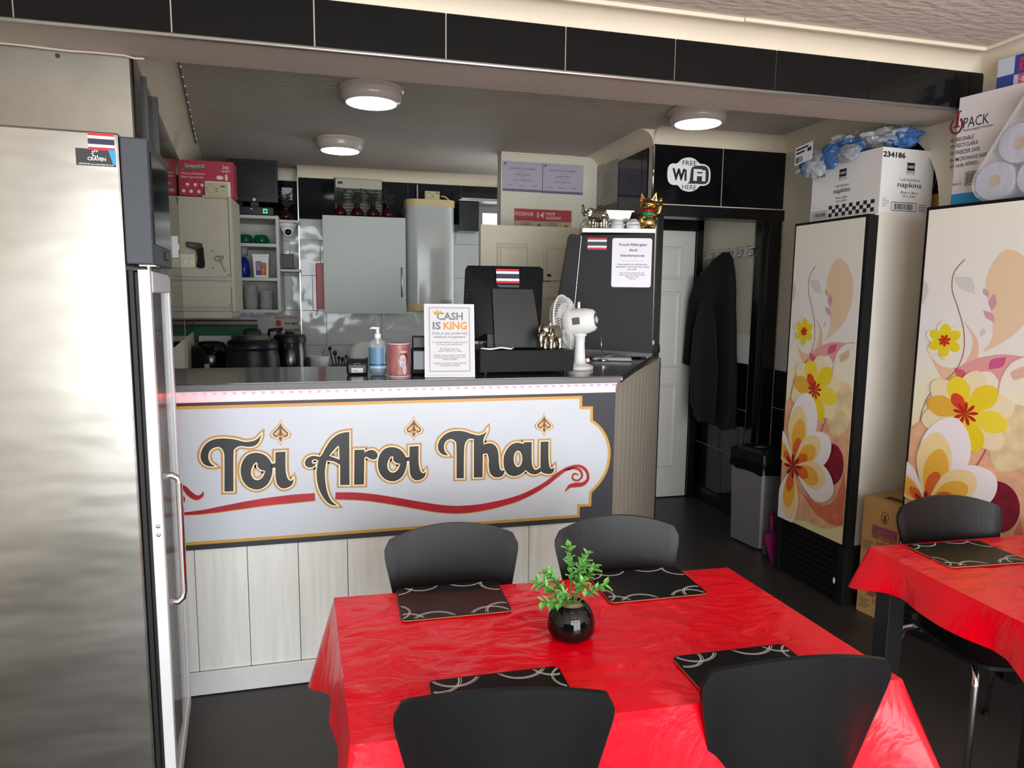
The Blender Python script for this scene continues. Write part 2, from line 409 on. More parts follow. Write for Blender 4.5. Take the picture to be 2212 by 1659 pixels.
# ---- corridor behind the doorway
XC = 2.84
wc = struct('wall_corridor', B().box(XC, XC+.1, YD+.12, 5.3, 0, 2.5), m_cream, 'corridor wall with the coat rail')
partw('tile_band', B().box(XC-.006, XC, YD+.13, 5.05, 1.145, 1.35), m_white, wc)
for (y0, y1, z0, z1) in ((4.33, 4.62, .81, 1.143), (4.625, 5.03, .81, 1.143), (4.33, 4.40, .46, .806), (4.405, 4.83, .46, .806), (4.835, 5.03, .46, .806), (4.33, 4.60, .11, .456), (4.605, 5.03, .11, .456)):
    partw('tile', B().box(XC-.008, XC, y0, y1, z0, z1, .001), m_btile, wc)
partw('grout_bed', B().box(XC-.004, XC, 4.33, 5.03, .1, 1.144), m_grout, wc)
struct('baseboard_corridor', B().box(XC-.02, XC, YD+.13, 5.03, 0, .11), m_bframe)
struct('wall_corridor_end', B().box(2.06, 2.95, 5.03, 5.12, 0, 2.5), m_dark, 'end wall of the corridor')
struct('ceiling', B().box(2.06, 2.95, YD+.12, 5.12, 2.42, 2.48), m_cream, 'corridor ceiling')
struct('trim_17', B().box(2.748, 2.80, 4.96, 5.03, 0, 2.20).box(2.06, 2.80, 4.96, 5.03, 2.125, 2.20), m_bframe, 'black frame around the white corridor door')
def panel_door(name, x0, x1, y, z1, m, label):
    o = struct(name, B().box(x0, x1, y, y+.038, .008, z1, .003), m, label)
    cw = (x1-x0-.11*3)/2; h = z1
    for k in range(2):
        xa = x0+.11+k*(cw+.11)
        for za, zb in ((h*.885-.13, h-.12), (h*.50, h*.885-.22), (h*.12, h*.44)):
            b = B(); f = XZ(y)
            ring = lambda d: [(xa+d, za+d), (xa+cw-d, za+d), (xa+cw-d, zb-d), (xa+d, zb-d)]
            vs = []; 
            for d, t in ((0, .0005), (.012, -.009+.012), (.03, .001), (.034, .007)): vs += [f.p(a, c, t) for a, c in ring(d)]
            vs2 = []
            for d, t in ((0, 0.0), (.008, .010), (.018, .010), (.034, .002)): vs2 += [f.p(a, c, t) for a, c in ring(d)]
            fs = [[j*4+i, j*4+(i+1) % 4, j*4+4+(i+1) % 4, j*4+4+i] for j in range(3) for i in range(4)]+[[12, 13, 14, 15]]
            b.raw(vs2, fs); partw('panel', b, m, o)
    return o
panel_door('door_1', .955, 1.715, 4.6, 2.075, m_cpaint, 'cream six panel door standing open behind the till')
d2 = panel_door('door_2', 2.02, 2.745, 4.985, 2.12, m_wpaint, 'white six panel door at the end of the corridor')
# ------------------------------------------------------------------ serving counter
YC = 2.836
m_plank = mat('pale_wood_laminate', (238, 238, 233), .45, var=(7, .09, (6, 1, .35)), bump=(30, .05, (8, 1, .4)))
m_skirt = mat('white_skirting', (225, 226, 226), .4, var=(30, .03))
m_board = mat('taupe_cladding', (168, 160, 150), .5)
ct = thing('serving_counter', 'pale plank fronted serving counter with white skirting', 'counter', (.25, 3.0, 0))
jx = [-.735, -.548]
while jx[-1] < 1.0: jx.append(jx[-1]+.1945)
jx[-1] = 1.203
for a, b in zip(jx, jx[1:]):
    partw('plank', B().box(a+.0012, b-.0012, YC, YC+.02, .1, 1.229, .0015), m_plank, ct)
partw('skirting', B().box(-.735, 1.2, YC-.012, YC, .004, .100, .003), m_skirt, ct)
partw('carcass', B().box(-.735, 1.19, YC+.02, 3.30, .0, 1.228), m_dark, ct)
E0, E1 = V((1.205, 2.842, 0)), V((1.985, 3.99, 0)); ed = (E1-E0).normalized(); fe = Fr(E0, ed, (0, 0, 1)); EL = (E1-E0).length
nb = 12; bw = EL/nb
for i in range(nb):
    partw('cladding_board', B().prism([(i*bw+.003, .002), ((i+1)*bw-.003, .002), ((i+1)*bw-.003, 1.205), (i*bw+.003, 1.205)], fe, -.014, 0), m_board, ct)
partw('cladding_back', B().prism([(0, .002), (EL, .002), (EL, 1.226), (0, 1.226)], fe, -.03, -.002), mat('pale_groove', (226, 218, 208), .6), ct)
partw('top_rail', B().prism([(0, 1.205), (EL, 1.205), (EL, 1.229), (0, 1.229)], fe, -.008, .004), m_board, ct)
partw('corner_post', B().prism([(EL, .002), (EL+.03, .002), (EL+.03, 1.228), (EL, 1.228)], fe, -.04, .002), m_bframe, ct)
# worktop
m_work = mat('grey_speckled_laminate', (70, 70, 72), .16, var=(260, .35), coat=.2)
m_edge = mat('grey_speckled_edge', (118, 117, 118), .5, var=(330, .4))
ZT = 1.262
wk = [(-.735, 2.803), (1.212, 2.803), (2.035, 4.115), (1.40, 4.12), (1.02, 3.40), (-.735, 3.40)]
fz = Fr((0, 0, 0), (1, 0, 0), (0, 1, 0))
t = B().prism(wk, fz, 1.2325, ZT)
bmesh.ops.bevel(t.bm, geom=[e for e in t.bm.edges if len(e.link_faces) == 2 and abs(e.verts[0].co.z-e.verts[1].co.z) < 1e-4 and e.calc_face_angle(0) > 1], offset=.006, segments=2, affect='EDGES')
wt = thing('worktop', 'dark grey speckled worktop on the serving counter', 'worktop', (.4, 3.1, 1.2325))
partw('slab', t, m_work, wt)
partw('front_edge', B().box(-.735, 1.207, 2.797, 2.803, 1.234, 1.258, .002), m_edge, wt)
partw('corner_trim', B().cyl((1.213, 2.802, 1.234), (1.213, 2.802, 1.259), .007, n=10), m_chrome, wt, True)
partw('fascia', B().box(-.735, 1.2, YC-.003, YC, 1.187, 1.2315), mat('white_fascia', (238, 236, 234), .4), ct)
# red light strip under the edge
ls = thing('led_strip', 'strip of small red lights under the worktop edge', 'light strip', (.25, 2.826, 1.226))
partw('tape', B().box(-.7, 1.20, 2.814, 2.828, 1.2265, 1.2315), m_white, ls)
m_led = mat('red_led', (255, 60, 80), .4, emit=((255, 40, 60), 13))
x = -.69
while x < 1.2:
    partw('led', B().box(x, x+.009, 2.814, 2.8245, 1.2165, 1.2262, .001), m_led, ls); x += .0347
# ------------------------------------------------------------------ shop sign
YS = 2.824; fs = XZ(YS)
m_sblack = mat('sign_black_border', (52, 53, 60), .45)
m_sgold = mat('sign_gold', (205, 158, 72), .4)
m_swhite = mat('sign_white', (206, 211, 221), .4, var=(3, .03))
m_ink = mat('sign_dark_letter', (50, 50, 50), .45)
m_cream2 = mat('sign_cream_line', (250, 240, 214), .45)
m_gold2 = mat('sign_gold_outline', (198, 152, 92), .4, var=(9, .22))
m_sred = mat('sign_red', (178, 34, 48), .4, var=(5, .35))
m_brown = mat('sign_brown', (112, 70, 38), .4)
m_tan = mat('sign_tan', (214, 172, 122), .4)
cA = lambda x, y: fs.px(340+x*.24412, 820+y*.24412)
cB = lambda x, y: fs.px(860+x*.24412, 820+y*.24412)
cv = lambda f, pts: [tuple(f(p[0], p[1]))+tuple(p[2:]) for p in pts]
sg = thing('shop_sign', 'white shop sign reading Toi Aroi Thai with black and gold border', 'sign', (.28, 2.83, .606))
partw('board', B().box(-.735, 1.198, YS, YC-.001, .607, 1.186, .001), m_sblack, sg)
outl = cv(cB, [(1605, 168, 1), (1605, 262, 1), (1700, 260, 1), (1700, 370, 1), (1775, 432), (1832, 525), (1857, 650), (1832, 795), (1770, 905), (1690, 992, 1), (1686, 1097, 1), (1585, 1102, 1), (1583, 1196, 1)])
zt_, zb_ = outl[0][1], outl[-1][1]
outl = smoothpath(outl+[(-.72, zb_, 1), (-.72, zt_, 1)], True, 6)
partw('white_panel', B().prism(outl, fs, 0, .0008), m_swhite, sg)
partw('gold_border', B().outline(outl, .012, fs, .0016), m_sgold, sg)
T_ = cv(cA, [(922, 480, 1), (872, 532), (780, 549), (690, 528), (590, 518), (500, 528), (430, 568), (392, 630), (385, 690), (408, 738), (450, 763), (514, 766, 1), (472, 735), (453, 690), (460, 640), (487, 610), (530, 594), (566, 603), (590, 645), (595, 710), (595, 988, 1), (675, 985, 1), (675, 665), (690, 608), (738, 586), (800, 592), (858, 585), (900, 548)])
o_ = [(875, 645), (945, 662), (992, 705), (1018, 765), (1014, 840), (985, 910), (940, 952), (880, 970), (808, 948), (757, 890), (738, 805), (756, 720), (805, 662)]
oh_ = [(905, 722, 1), (862, 738), (834, 790), (832, 840), (856, 878), (895, 886), (934, 858), (958, 802, 1), (917, 795), (888, 767), (892, 738)]
i_ = [(1045, 640, 1), (1135, 635, 1), (1135, 780), (1145, 850), (1165, 887), (1190, 890), (1204, 870, 1), (1200, 912), (1170, 945), (1112, 960), (1066, 930), (1048, 868), (1045, 776, 1), (1012, 778, 1), (1008, 742, 1), (1045, 738, 1)]
def mp2(x, y):
    X = 340+x*.24412; Y = 820+y*.24412
    return fs.px(816+(X-520.2)*.909, 964+(Y-976.2)*.933)
A_ = cv(cA, [(1698, 460, 1), (1700, 930, 1), (1617, 930, 1), (1617, 752, 1), (1560, 722), (1497, 714, 1), (1484, 800), (1487, 900), (1506, 1000), (1541, 1070), (1592, 1112, 1), (1528, 1100), (1468, 1040), (1425, 950), (1409, 850), (1412, 780), (1426, 712, 1), (1392, 702), (1367, 718), (1378, 742), (1402, 736, 1), (1390, 762), (1352, 776), (1318, 765), (1305, 735), (1325, 695), (1375, 673), (1440, 681, 1), (1457, 662, 1), (1490, 600), (1540, 527), (1612, 476)])
Ah = cv(cA, [(1607, 575, 1), (1612, 706, 1), (1520, 671, 1), (1560, 622)])
r_ = cv(cA, [(1743, 620, 1), (1830, 617, 1), (1830, 650, 1), (1866, 625), (1912, 622), (1945, 650), (1945, 685), (1920, 704), (1885, 700), (1850, 680), (1831, 690, 1), (1828, 925, 1), (1740, 928, 1)])
Th = cv(cB, [(790, 432, 1), (770, 466), (715, 490), (650, 478), (580, 456), (500, 452), (430, 472), (375, 520), (350, 580), (360, 630), (395, 662), (442, 668, 1), (412, 630), (405, 580), (425, 540), (465, 525), (500, 542), (514, 590), (515, 872, 1), (580, 870, 1), (582, 640), (592, 560), (625, 522), (668, 524, 1), (668, 865, 1), (745, 862, 1), (748, 655, 1), (788, 652, 1), (800, 700), (800, 770), (815, 830), (860, 862), (920, 850), (942, 800, 1), (905, 797), (890, 740), (887, 670), (872, 602), (835, 566), (790, 562), (752, 575, 1), (755, 520), (778, 470)])
a_ = cv(cB, [(1110, 568, 1), (1110, 552, 1), (1180, 550, 1), (1180, 720), (1195, 780), (1218, 796), (1252, 775, 1), (1264, 810, 1), (1220, 835), (1170, 830), (1125, 798, 1), (1090, 830), (1030, 852), (975, 838), (940, 790), (930, 720), (942, 650), (985, 585), (1045, 556)])
ah = cv(cB, [(1058+38*cos(k*pi/6), 699+72*sin(k*pi/6)) for k in range(12)])
i3 = cv(cB, [(1258, 548, 1), (1328, 545, 1), (1328, 690), (1336, 760), (1351, 785), (1366, 782), (1378, 768, 1), (1372, 812), (1345, 832), (1300, 830), (1268, 815), (1256, 778, 1)])
letters = [('letter', T_, []), ('letter', cv(cA, o_), [cv(cA, oh_)]), ('letter', cv(cA, i_), []), ('letter', A_, [Ah]), ('letter', r_, []),
           ('letter', cv(mp2, o_), [cv(mp2, oh_)]), ('letter', cv(mp2, i_), []), ('letter', Th, []), ('letter', a_, [ah]), ('letter', i3, [])]
for k, (n_, out, holes) in enumerate(letters):
    P_ = smoothpath(out, True, 6); H_ = [smoothpath(h, True, 5) for h in holes]
    lo = partw(n_, B().prism(P_, fs, .0046, .0054, H_), m_ink, sg)
    g = B(); c = B()
    for j, q in enumerate([P_]+H_): g.outline(q, .0128, fs, .0022+k*.0001, j > 0); c.outline(q, .0048, fs, .0036+k*.0001, j > 0)
    partw('gold_outline', g, m_gold2, lo); partw('cream_outline', c, m_cream2, lo)
# spade shaped dots over the three letters i
def spade(f, cx, cy, s):
    h = [(0, -115, 1), (25, -65), (62, -25), (95, 12), (82, 48), (45, 62), (22, 78), (0, 122, 1)]
    full = h+[(-x, y)+tuple(q) for x, y, *q in h[-2:0:-1]]
    mk_ = lambda k: smoothpath(cv(f, [(cx+x*s*k, cy+y*s*k)+tuple(q) for x, y, *q in full]), True, 5)
    so = partw('spade_ornament', B().prism(mk_(1.0), fs, 0, .0022), m_gold2, sg)
    partw('cream_outline', B().prism(mk_(.86), fs, 0, .0028), m_cream2, so)
    partw('brown_leaf', B().prism(mk_(.74), fs, 0, .0034), m_brown, so)
    d = B()
    for sx in (-1, 1):
        d.prism(smoothpath(cv(f, [(cx+sx*x*s, cy+y*s) for x, y in ((8, -30), (40, -5), (58, 15), (40, 28), (22, 18), (12, 0))]), True, 4), fs, .0034, .0040)
        d.prism(smoothpath(cv(f, [(cx+sx*x*s, cy+y*s) for x, y in ((6, 25), (24, 30), (30, 42), (12, 50))]), True, 4), fs, .0034, .0040)
    disc(d, fs, *f(cx, cy+38*s), .0022*s, .0042)
    partw('filigree', d, m_tan, so)
spade(cA, 1090, 465, 1.0); spade(cB, 138, 428, .93); spade(cB, 1291, 393, .88)
# red ribbon flourish
def flourish(f, pts, up=True):
    P_ = [f(p[0], p[1]) for p in pts]; W_ = [p[2]*.5*.000445 for p in pts]
    n = 5; pp = smoothpath(P_, False, n); ww = []
    for i in range(len(W_)-1):
        for s in range(n): t = s/n; t = t*t*(3-2*t); ww.append(W_[i]*(1-t)+W_[i+1]*t)
    ww.append(W_[-1])
    fo = partw('ribbon', B().ribbon(pp, ww, fs, .0024, False), m_sred, sg)
    partw('gold_shadow', B().ribbon([(a, b-.0028) for a, b in pp], [v+.0006 for v in ww], fs, .0018, False), m_sgold, fo)
flourish(cA, [(20, 1202, 12), (120, 1198, 16), (225, 1186, 22), (400, 1170, 36), (600, 1138, 52), (800, 1104, 64), (1000, 1075, 70), (1200, 1053, 76), (1395, 1036, 70)])
flourish(cA, [(1575, 1027, 66), (1750, 1030, 70), (1900, 1043, 70), (2080, 1070, 70), (2212, 1093, 70), (2310, 1110, 72), (2500, 1140, 74), (2690, 1148, 74), (2900, 1124, 68), (3130, 1068, 58), (3280, 1010, 50), (3430, 925, 44), (3530, 848, 40), (3600, 800, 34), (3670, 770, 30), (3740, 765, 27), (3790, 800, 27), (3810, 850, 26), (3798, 895, 30), (3755, 925, 40), (3700, 930, 46), (3650, 940, 36), (3620, 970, 16), (3608, 992, 2)])
flourish(cB, [(1470, 800, 6), (1550, 783, 18), (1605, 798, 22), (1627, 845, 20), (1602, 885, 18), (1560, 887, 18), (1540, 858, 16), (1558, 832, 18), (1598, 840, 6)])
flourish(cA, [(408, 985, 2), (392, 1025, 26), (345, 1042, 42), (292, 1012, 46), (245, 962, 38), (205, 935, 24)])
flourish(cA, [(200, 1080, 4), (228, 1075, 22), (232, 1045, 22), (210, 1020, 4)])
flourish(cA, [(140, 1005, 16), (110, 1045, 36), (60, 1058, 30), (10, 1045, 10)])
# ------------------------------------------------------------------ steel sided display fridge on the left
m_steel = mat('brushed_steel', (158, 154, 148), .27, 1, bump=(2.2, .8, (.6, .6, 1.7), 3), var=(2.5, .16, (.7, .7, 2)))
m_steel2 = mat('dull_steel', (176, 170, 160), .42, 1, var=(4, .12), bump=(6, .08))
m_blackp = mat('black_plastic', (24, 24, 26), .38)
m_hdr = mat('dark_grey_powder_coat', (58, 62, 70), .5, var=(20, .08))
m_rubber = mat('black_rubber', (16, 16, 17), .55)
m_walu = mat('white_aluminium', (222, 224, 228), .4, .25)
m_glass = mat('clear_glass', (235, 240, 238), .02, alpha=.12, spec=.6)
m_fred, m_fwhite, m_fblue = mat('flag_red', (196, 32, 50), .5), mat('flag_white', (240, 240, 240), .5), mat('flag_navy', (42, 42, 66), .5)
def flag(par, f, u, v, w, h, t=.0006):
    z = v
    for k, (m_, g) in enumerate(((m_fred, 1), (m_fwhite, 1), (m_fblue, 2), (m_fwhite, 1), (m_fred, 1))):
        partw('flag_stripe', rect(B(), f, u, u+w, z, z+h*g/6, t), m_, par); z += h*g/6
FA = radians(4)
fg = thing('display_fridge', 'tall steel sided fridge with glass door and dark header box', 'fridge', (-.528, 2.05, 0), FA)
part('side_body', B().box(-.80, 0, 0, .40, .06, 2.008, .006), m_steel, fg, label='dented stainless steel side')
part('base_plinth', B().box(-.78, -.02, .02, .38, 0, .06), m_rubber, fg)
part('header_box', B().box(.001, .066, .0, .34, 1.675, 2.0, .004), m_hdr, fg, label='dark grey header box')
part('header_panel', B().box(.066, .069, .03, .32, 1.73, 1.97, .001), m_btile, fg, label='glossy black header face')
part('switch', B().box(.066, .075, .20, .235, 1.695, 1.72, .002), m_blackp, fg)
part('gasket', B().box(.001, .014, .012, .38, .07, 1.66, .002).box(.014, .026, .022, .37, .07, 1.655, .002), m_rubber, fg)
DM = M.Translation((.024, .016, 0)) @ M.Rotation(radians(3), 4, 'Z')
dl = .555
dr = part('door', B().box(0, .029, 0, .042, .09, 1.662, .002, DM).box(0, .032, dl-.05, dl, .09, 1.655, .002, DM).box(0, .032, .042, dl-.05, 1.60, 1.66, .004, DM).box(0, .032, .042, dl-.05, .09, .15, .004, DM), m_walu, fg, label='white aluminium framed glass door')
part('pane', B().box(.012, .016, .042, dl-.05, .15, 1.60, 0, DM), m_glass, dr)
part('pane', B().box(.024, .027, .042, dl-.05, .15, 1.60, 0, DM), m_glass, dr)
part('inner_seal', B().box(.003, .009, .042, .05, .15, 1.6, 0, DM).box(.003, .009, dl-.058, dl-.05, .15, 1.6, 0, DM), m_alu, dr)
hp = [(.032, .025, 1.085), (.055, .025, 1.088), (.068, .027, 1.078), (.072, .028, 1.06), (.072, .028, .74), (.068, .027, .722), (.055, .025, .712), (.032, .025, .715)]
part('handle', B().tube([DM @ V(p) for p in hp], .0095, 10), m_chrome, dr, True, 'chrome pull handle')
part('rivet', B().ell(DM @ V((.016, -.0005, .95)), (.006, .003, .006), 8), m_alu, dr, True)
part('rivet', B().ell(DM @ V((.016, -.0005, .925)), (.006, .003, .006), 8), m_alu, dr, True)
part('hinge', B().cyl(DM @ V((.02, .06, 1.662)), DM @ V((.02, .06, 1.69)), .007, n=10).box(.0, .04, .04, .14, 1.672, 1.68, 0, DM), m_alu, dr, 40)
# stickers on its side
ff = Fr((-.528, 2.05, 0), (cos(FA), sin(FA), 0), (0, 0, 1))
sfl = thing('flag_sticker', 'red white and blue striped flag sticker on the steel fridge', 'sticker', ff.p(-.05, 1.94, .001))
u0_, v0_ = ff.px(191, 323); u1_, v1_ = ff.px(246, 290)
flag(sfl, ff, u0_, v0_, u1_-u0_, v1_-v0_, .0012)
cs = thing('service_sticker', 'dark business card sticker reading CRAVEN on the steel fridge', 'sticker', ff.p(-.07, 1.88, .001))
u0_, v0_ = ff.px(165, 356); u1_, v1_ = ff.px(249, 325)
partw('card', rect(B(), ff, u0_, u1_, v0_, v1_, .0010), mat('card_black', (44, 42, 44), .45), cs)
partw('blue_corner', B().raw([ff.p(u1_-.016, v1_, .0014), ff.p(u1_-.006, v0_+.004, .0014), ff.p(u1_, v0_+.004, .0014), ff.p(u1_, v1_, .0014)], [[0, 1, 2, 3]]), mat('card_blue', (40, 150, 210), .45), cs)
tb = B(); cw = u1_-u0_; chh = v1_-v0_
text(tb, 'CRAVEN', ff, u0_+cw*.52, v0_+chh*.32, chh*.19, cw*.46, .02, .0016)
text(tb, '07555 840 490 | www.cravenrefrigeration.co.uk', ff, u0_+cw*.5, v0_+chh*.06, chh*.08, cw*.86, .01, .0016)
for k in range(7):
    a = pi*.35+k*pi*.22; tb.ribbon([(u0_+cw*.5+.005*cos(a), v0_+chh*.72+.005*sin(a)), (u0_+cw*.5+.010*cos(a), v0_+chh*.72+.010*sin(a))], .0012, ff, .0016, False, False)
partw('print', tb, m_fwhite, cs)
# steel boxing under the beam
pn = thing('steel_boxing', 'plain dull steel panel above the fridge under the beam', 'panel', (-1.05, 3.0, 1.6))
partw('sheet', B().box(-1.45, -.722, 3.0, 3.03, 1.6, 2.478, .002), m_steel2, pn)
partw('screw', B().cyl((onY(125, 121, 3.0).x, 3.0, onY(125, 121, 3.0).z), (onY(125, 121, 3.0).x, 2.995, onY(125, 121, 3.0).z), .008, n=12), mat('screw_grey', (90, 88, 84), .4, 1), pn, 40)
cb = [onY(x, y, 2.985) for x, y in ((-60, 85), (0, 93), (40, 97), (90, 103), (150, 110), (210, 114), (270, 120), (290, 126), (312, 127))]
tag(mk('cable', B().tube(cb, .0045, 6), mat('cream_cable', (205, 190, 170), .5), None, True), 'thin cream cable clipped under the beam above the fridge', 'cable')
# clipped cable along the kitchen ceiling
cp = [V((-.610-.31*t, 3.2+2.3*t, 2.655)) for t in [k/14 for k in range(15)]]
kc = thing('ceiling_cable', 'dark cable with pale clips along the kitchen ceiling', 'cable', (-.85, 4.6, 2.64))
partw('wire', B().tube(cp, .004, 6), mat('grey_brown_cable', (92, 84, 76), .5), kc, True)
for k in range(1, 14): partw('clip', B().ell(cp[k]+V((.006, 0, -.002)), (.006, .004, .005), 6), m_fwhite, kc, True)
# ------------------------------------------------------------------ things on the counter
m_mblk = mat('matt_black_plastic', (17, 17, 19), .5, bump=(200, .03), spec=.2)
m_scr = mat('dark_screen', (14, 14, 17), .15)
m_paper = mat('white_paper', (216, 214, 220), .6)
m_txt = mat('grey_print', (128, 132, 138), .6)
m_dtxt = mat('dark_print', (52, 54, 60), .6)
m_silver = mat('antique_silver', (186, 180, 166), .22, 1, bump=(90, .5))
ZW = ZT+.0005
def atW(x, y): return onZ(x, y, ZT)
# small label printer
p = atW(773, 810)
o = thing('label_printer', 'small black label printer with a white sticker beside the sanitiser', 'printer', (p.x, p.y+.03, ZW), radians(-4))
part('body', B().box(-.045, .045, -.035, .045, 0, .052, .01), m_blackp, o)
part('lid', B().box(-.043, .043, -.02, .043, .05, .064, .006).box(-.045, -.037, -.03, .04, .045, .075, .003).box(.037, .045, -.03, .04, .045, .07, .003), m_mblk, o)
f0 = Fr(o.location, (cos(radians(-4)), sin(radians(-4)), 0), (0, 0, 1)); 
f1 = Fr(f0.p(0, 0, .0352), f0.U, f0.V)
partw('sticker', rect(B(), f1, -.024, .024, .010, .030, .001), m_paper, o)
partw('print', bars(rect(B(), f1, -.02, .016, .014, .0155, .0014), f1, -.019, .002, .018, .022, 6, 3, .0014), m_dtxt, o)
partw('logo', B().outline([(.012*cos(k*pi/8), .045+.005*sin(k*pi/8)) for k in range(16)], .0012, f1, .0012), m_txt, o)
# hand sanitiser
p = atW(818, 812)
o = thing('sanitiser_bottle', 'clear pump bottle of blue hand sanitiser with white pump', 'bottle', (p.x, p.y+.035, ZW))
part('body', B().lathe([(.030, 0), (.036, .006), (.037, .02), (.037, .125), (.033, .142), (.020, .152), (.014, .156)], n=24), mat('clear_plastic_bottle', (225, 235, 240), .06, alpha=.25), o, True)
part('gel', B().lathe([(.028, .004), (.0335, .008), (.0345, .02), (.0345, .032)], n=24), mat('blue_gel', (38, 66, 98), .1), o, True)
wrap = lambda a0, a1, z0, z1, r: B().grid(lambda u, v: V((r*cos(a0+(a1-a0)*u), r*sin(a0+(a1-a0)*u), z0+(z1-z0)*v)), 16, 1)
part('label_blue', wrap(-pi*1.02, -pi*.28, .030, .118, .0377), mat('label_blue', (100, 138, 168), .4), o, True)
part('label_white', wrap(-pi*.28, pi*.1, .030, .118, .0377), m_paper, o, True)
part('label_stripe', wrap(-pi*1.02, pi*.1, .044, .049, .0381), mat('label_navy', (30, 44, 98), .4), o, True)
part('wave_band', wrap(-pi*1.02, -pi*.28, .031, .040, .0381), mat('label_pale_blue', (150, 196, 222), .4), o, True)
lb = B()
for k in range(7):
    a = -pi*.25+k*.05; lb.grid(lambda u, v: V((.0382*cos(a+.025*u), .0382*sin(a+.025*u), .055+.055*v*(1 if k % 2 else .7))), 2, 1)
part('print', lb, m_dtxt, o)
part('pump', B().lathe([(.014, .154), (.014, .174), (.010, .177), (.007, .178), (.007, .196), (.009, .197), (.009, .203), (.002, .204)], n=16).tube([(0, 0, .199), (-.022, -.004, .201), (-.032, -.006, .197)], [.006, .005, .003], 8).cyl((0, 0, .13), (0, 0, .156), .006, n=10), m_white, o, True)
# round money tin with a portrait print
p = atW(864, 816)
o = thing('money_tin', 'round red money tin printed with a womans portrait', 'tin', (p.x, p.y+.048, ZW))
part('body', B().lathe([(.046, 0), (.046, .004), (.044, .006), (.044, .134), (.0465, .136), (.0465, .140), (.040, .141)], n=32), mat('tin_red_print', (178, 106, 108), .3, var=(40, .3, (1, 1, .5))), o, 50)
part('rim', B().lathe([(.0468, .1365), (.0468, .1405), (.038, .141), (.038, .1365)], n=32), mat('tin_rim_pink', (232, 216, 222), .35), o, True); part('base_rim', B().lathe([(.0468, 0), (.0468, .005), (.0445, .0055)], n=32), mat('tin_rim_pink'), o, True)
def onTin(a0, du, z): a = a0+du/.044; return V((.0445*cos(a), .0445*sin(a), z))
def tinell(cx, cy, rx, ry, k, b=None, a0=-pi*.42, sup=2.0):
    b = b or B(); n = 12; r = .0445+k*.0003; vs = []
    for i in range(n+1):
        t = -1+2*i/n; x_ = cx+rx*t; hh = ry*max(0, 1-abs(t)**sup)**(1/sup); a = a0+x_/.044
        vs += [V((r*cos(a), r*sin(a), cy-hh)), V((r*cos(a), r*sin(a), cy+hh))]
    return b.raw(vs, [[2*i, 2*i+2, 2*i+3, 2*i+1] for i in range(n)])
part('portrait_ground', tinell(.002, .066, .030, .055, 1, sup=12), mat('tin_brown', (150, 96, 88), .35, var=(60, .3)), o, True)
part('portrait_hair', tinell(.006, .080, .021, .029, 2), mat('tin_hair', (104, 52, 44), .35), o, True)
part('portrait_tiara', tinell(.006, .106, .016, .006, 3), mat('tin_tiara', (206, 160, 140), .35), o, True)
part('portrait_neck', tinell(.010, .032, .010, .022, 2.5), mat('tin_face', (196, 178, 190), .4), o, True)
part('portrait_face', tinell(.002, .068, .0155, .027, 3.5), MATS['tin_face'], o, True)
fb_ = B()
for cx, cy, rx, ry in ((-.005, .072, .0034, .0013), (.008, .072, .0034, .0013), (-.005, .0765, .0044, .0008), (.008, .0765, .0044, .0008), (.001, .052, .0055, .0012), (.0005, .061, .0022, .001)): tinell(cx, cy, rx, ry, 4.5, fb_)
part('portrait_features', fb_, mat('tin_line', (92, 58, 66), .5), o)
# pair of black speakers / card machine behind the frame
p = atW(905, 811)
o = thing('card_machine', 'black card machine standing behind the cash notice', 'card machine', (p.x+.01, p.y+.05, ZW), radians(-6))
part('body', B().box(-.038, .038, -.03, .03, 0, .115, .007), m_mblk, o)
part('handset', B().box(-.033, .033, -.008, .04, .11, .165, .006), m_blackp, o)
part('front_panel', B().box(-.030, .030, -.033, -.029, .02, .105, .003), m_scr, o)
# framed notice
pl, pr = atW(918, 816), atW(1026, 815)
ux = (V((pr.x, pr.y, 0))-V((pl.x, pl.y, 0))); fwid = ux.length; ux.normalize(); tilt = radians(9)
vv = (V((0, 0, 1))*cos(tilt)+V((-ux.y, ux.x, 0))*sin(tilt))
fn = Fr(V((pl.x, pl.y, ZW+.001)), ux, vv); FH = .307
o = thing('cash_notice', 'silver framed notice reading CASH IS KING', 'notice', fn.p(fwid/2, 0))
partw('frame', B().prism([(0, 0), (fwid, 0), (fwid, FH), (0, FH)], fn, -.012, 0), mat('silver_frame', (196, 197, 202), .3, .6), o)
partw('paper', rect(B(), fn, .003, fwid-.003, .003, FH-.003, .0008), m_paper, o)
partw('mount_line', B().outline([(.022, .026), (fwid-.022, .026), (fwid-.022, FH-.017), (.022, FH-.017)], .0022, fn, .0013), mat('slate_line', (112, 124, 132), .5), o)
partw('easel_leg', B().prism([(fwid*.3, .002), (fwid*.7, .002), (fwid*.55, FH*.6), (fwid*.45, FH*.6)], Fr(fn.p(0, .0)+V((-ux.y, ux.x, 0))*.085, ux, (fn.p(0, FH*.65, -.012)-fn.p(0, 0)-V((-ux.y, ux.x, 0))*.085)), -.003, 0), m_blackp, o)
g1 = B(); g2 = B(); g3 = B(); cu = fwid/2
text(g1, 'CASH', fn, cu+.002, FH*.785, .030, .110, .03, .0016)
text(g1, 'IS', fn, cu-.053, FH*.655, .030, .034, .03, .0016)
text(g2, 'KING', fn, cu+.024, FH*.655, .030, .098, .03, .0016)
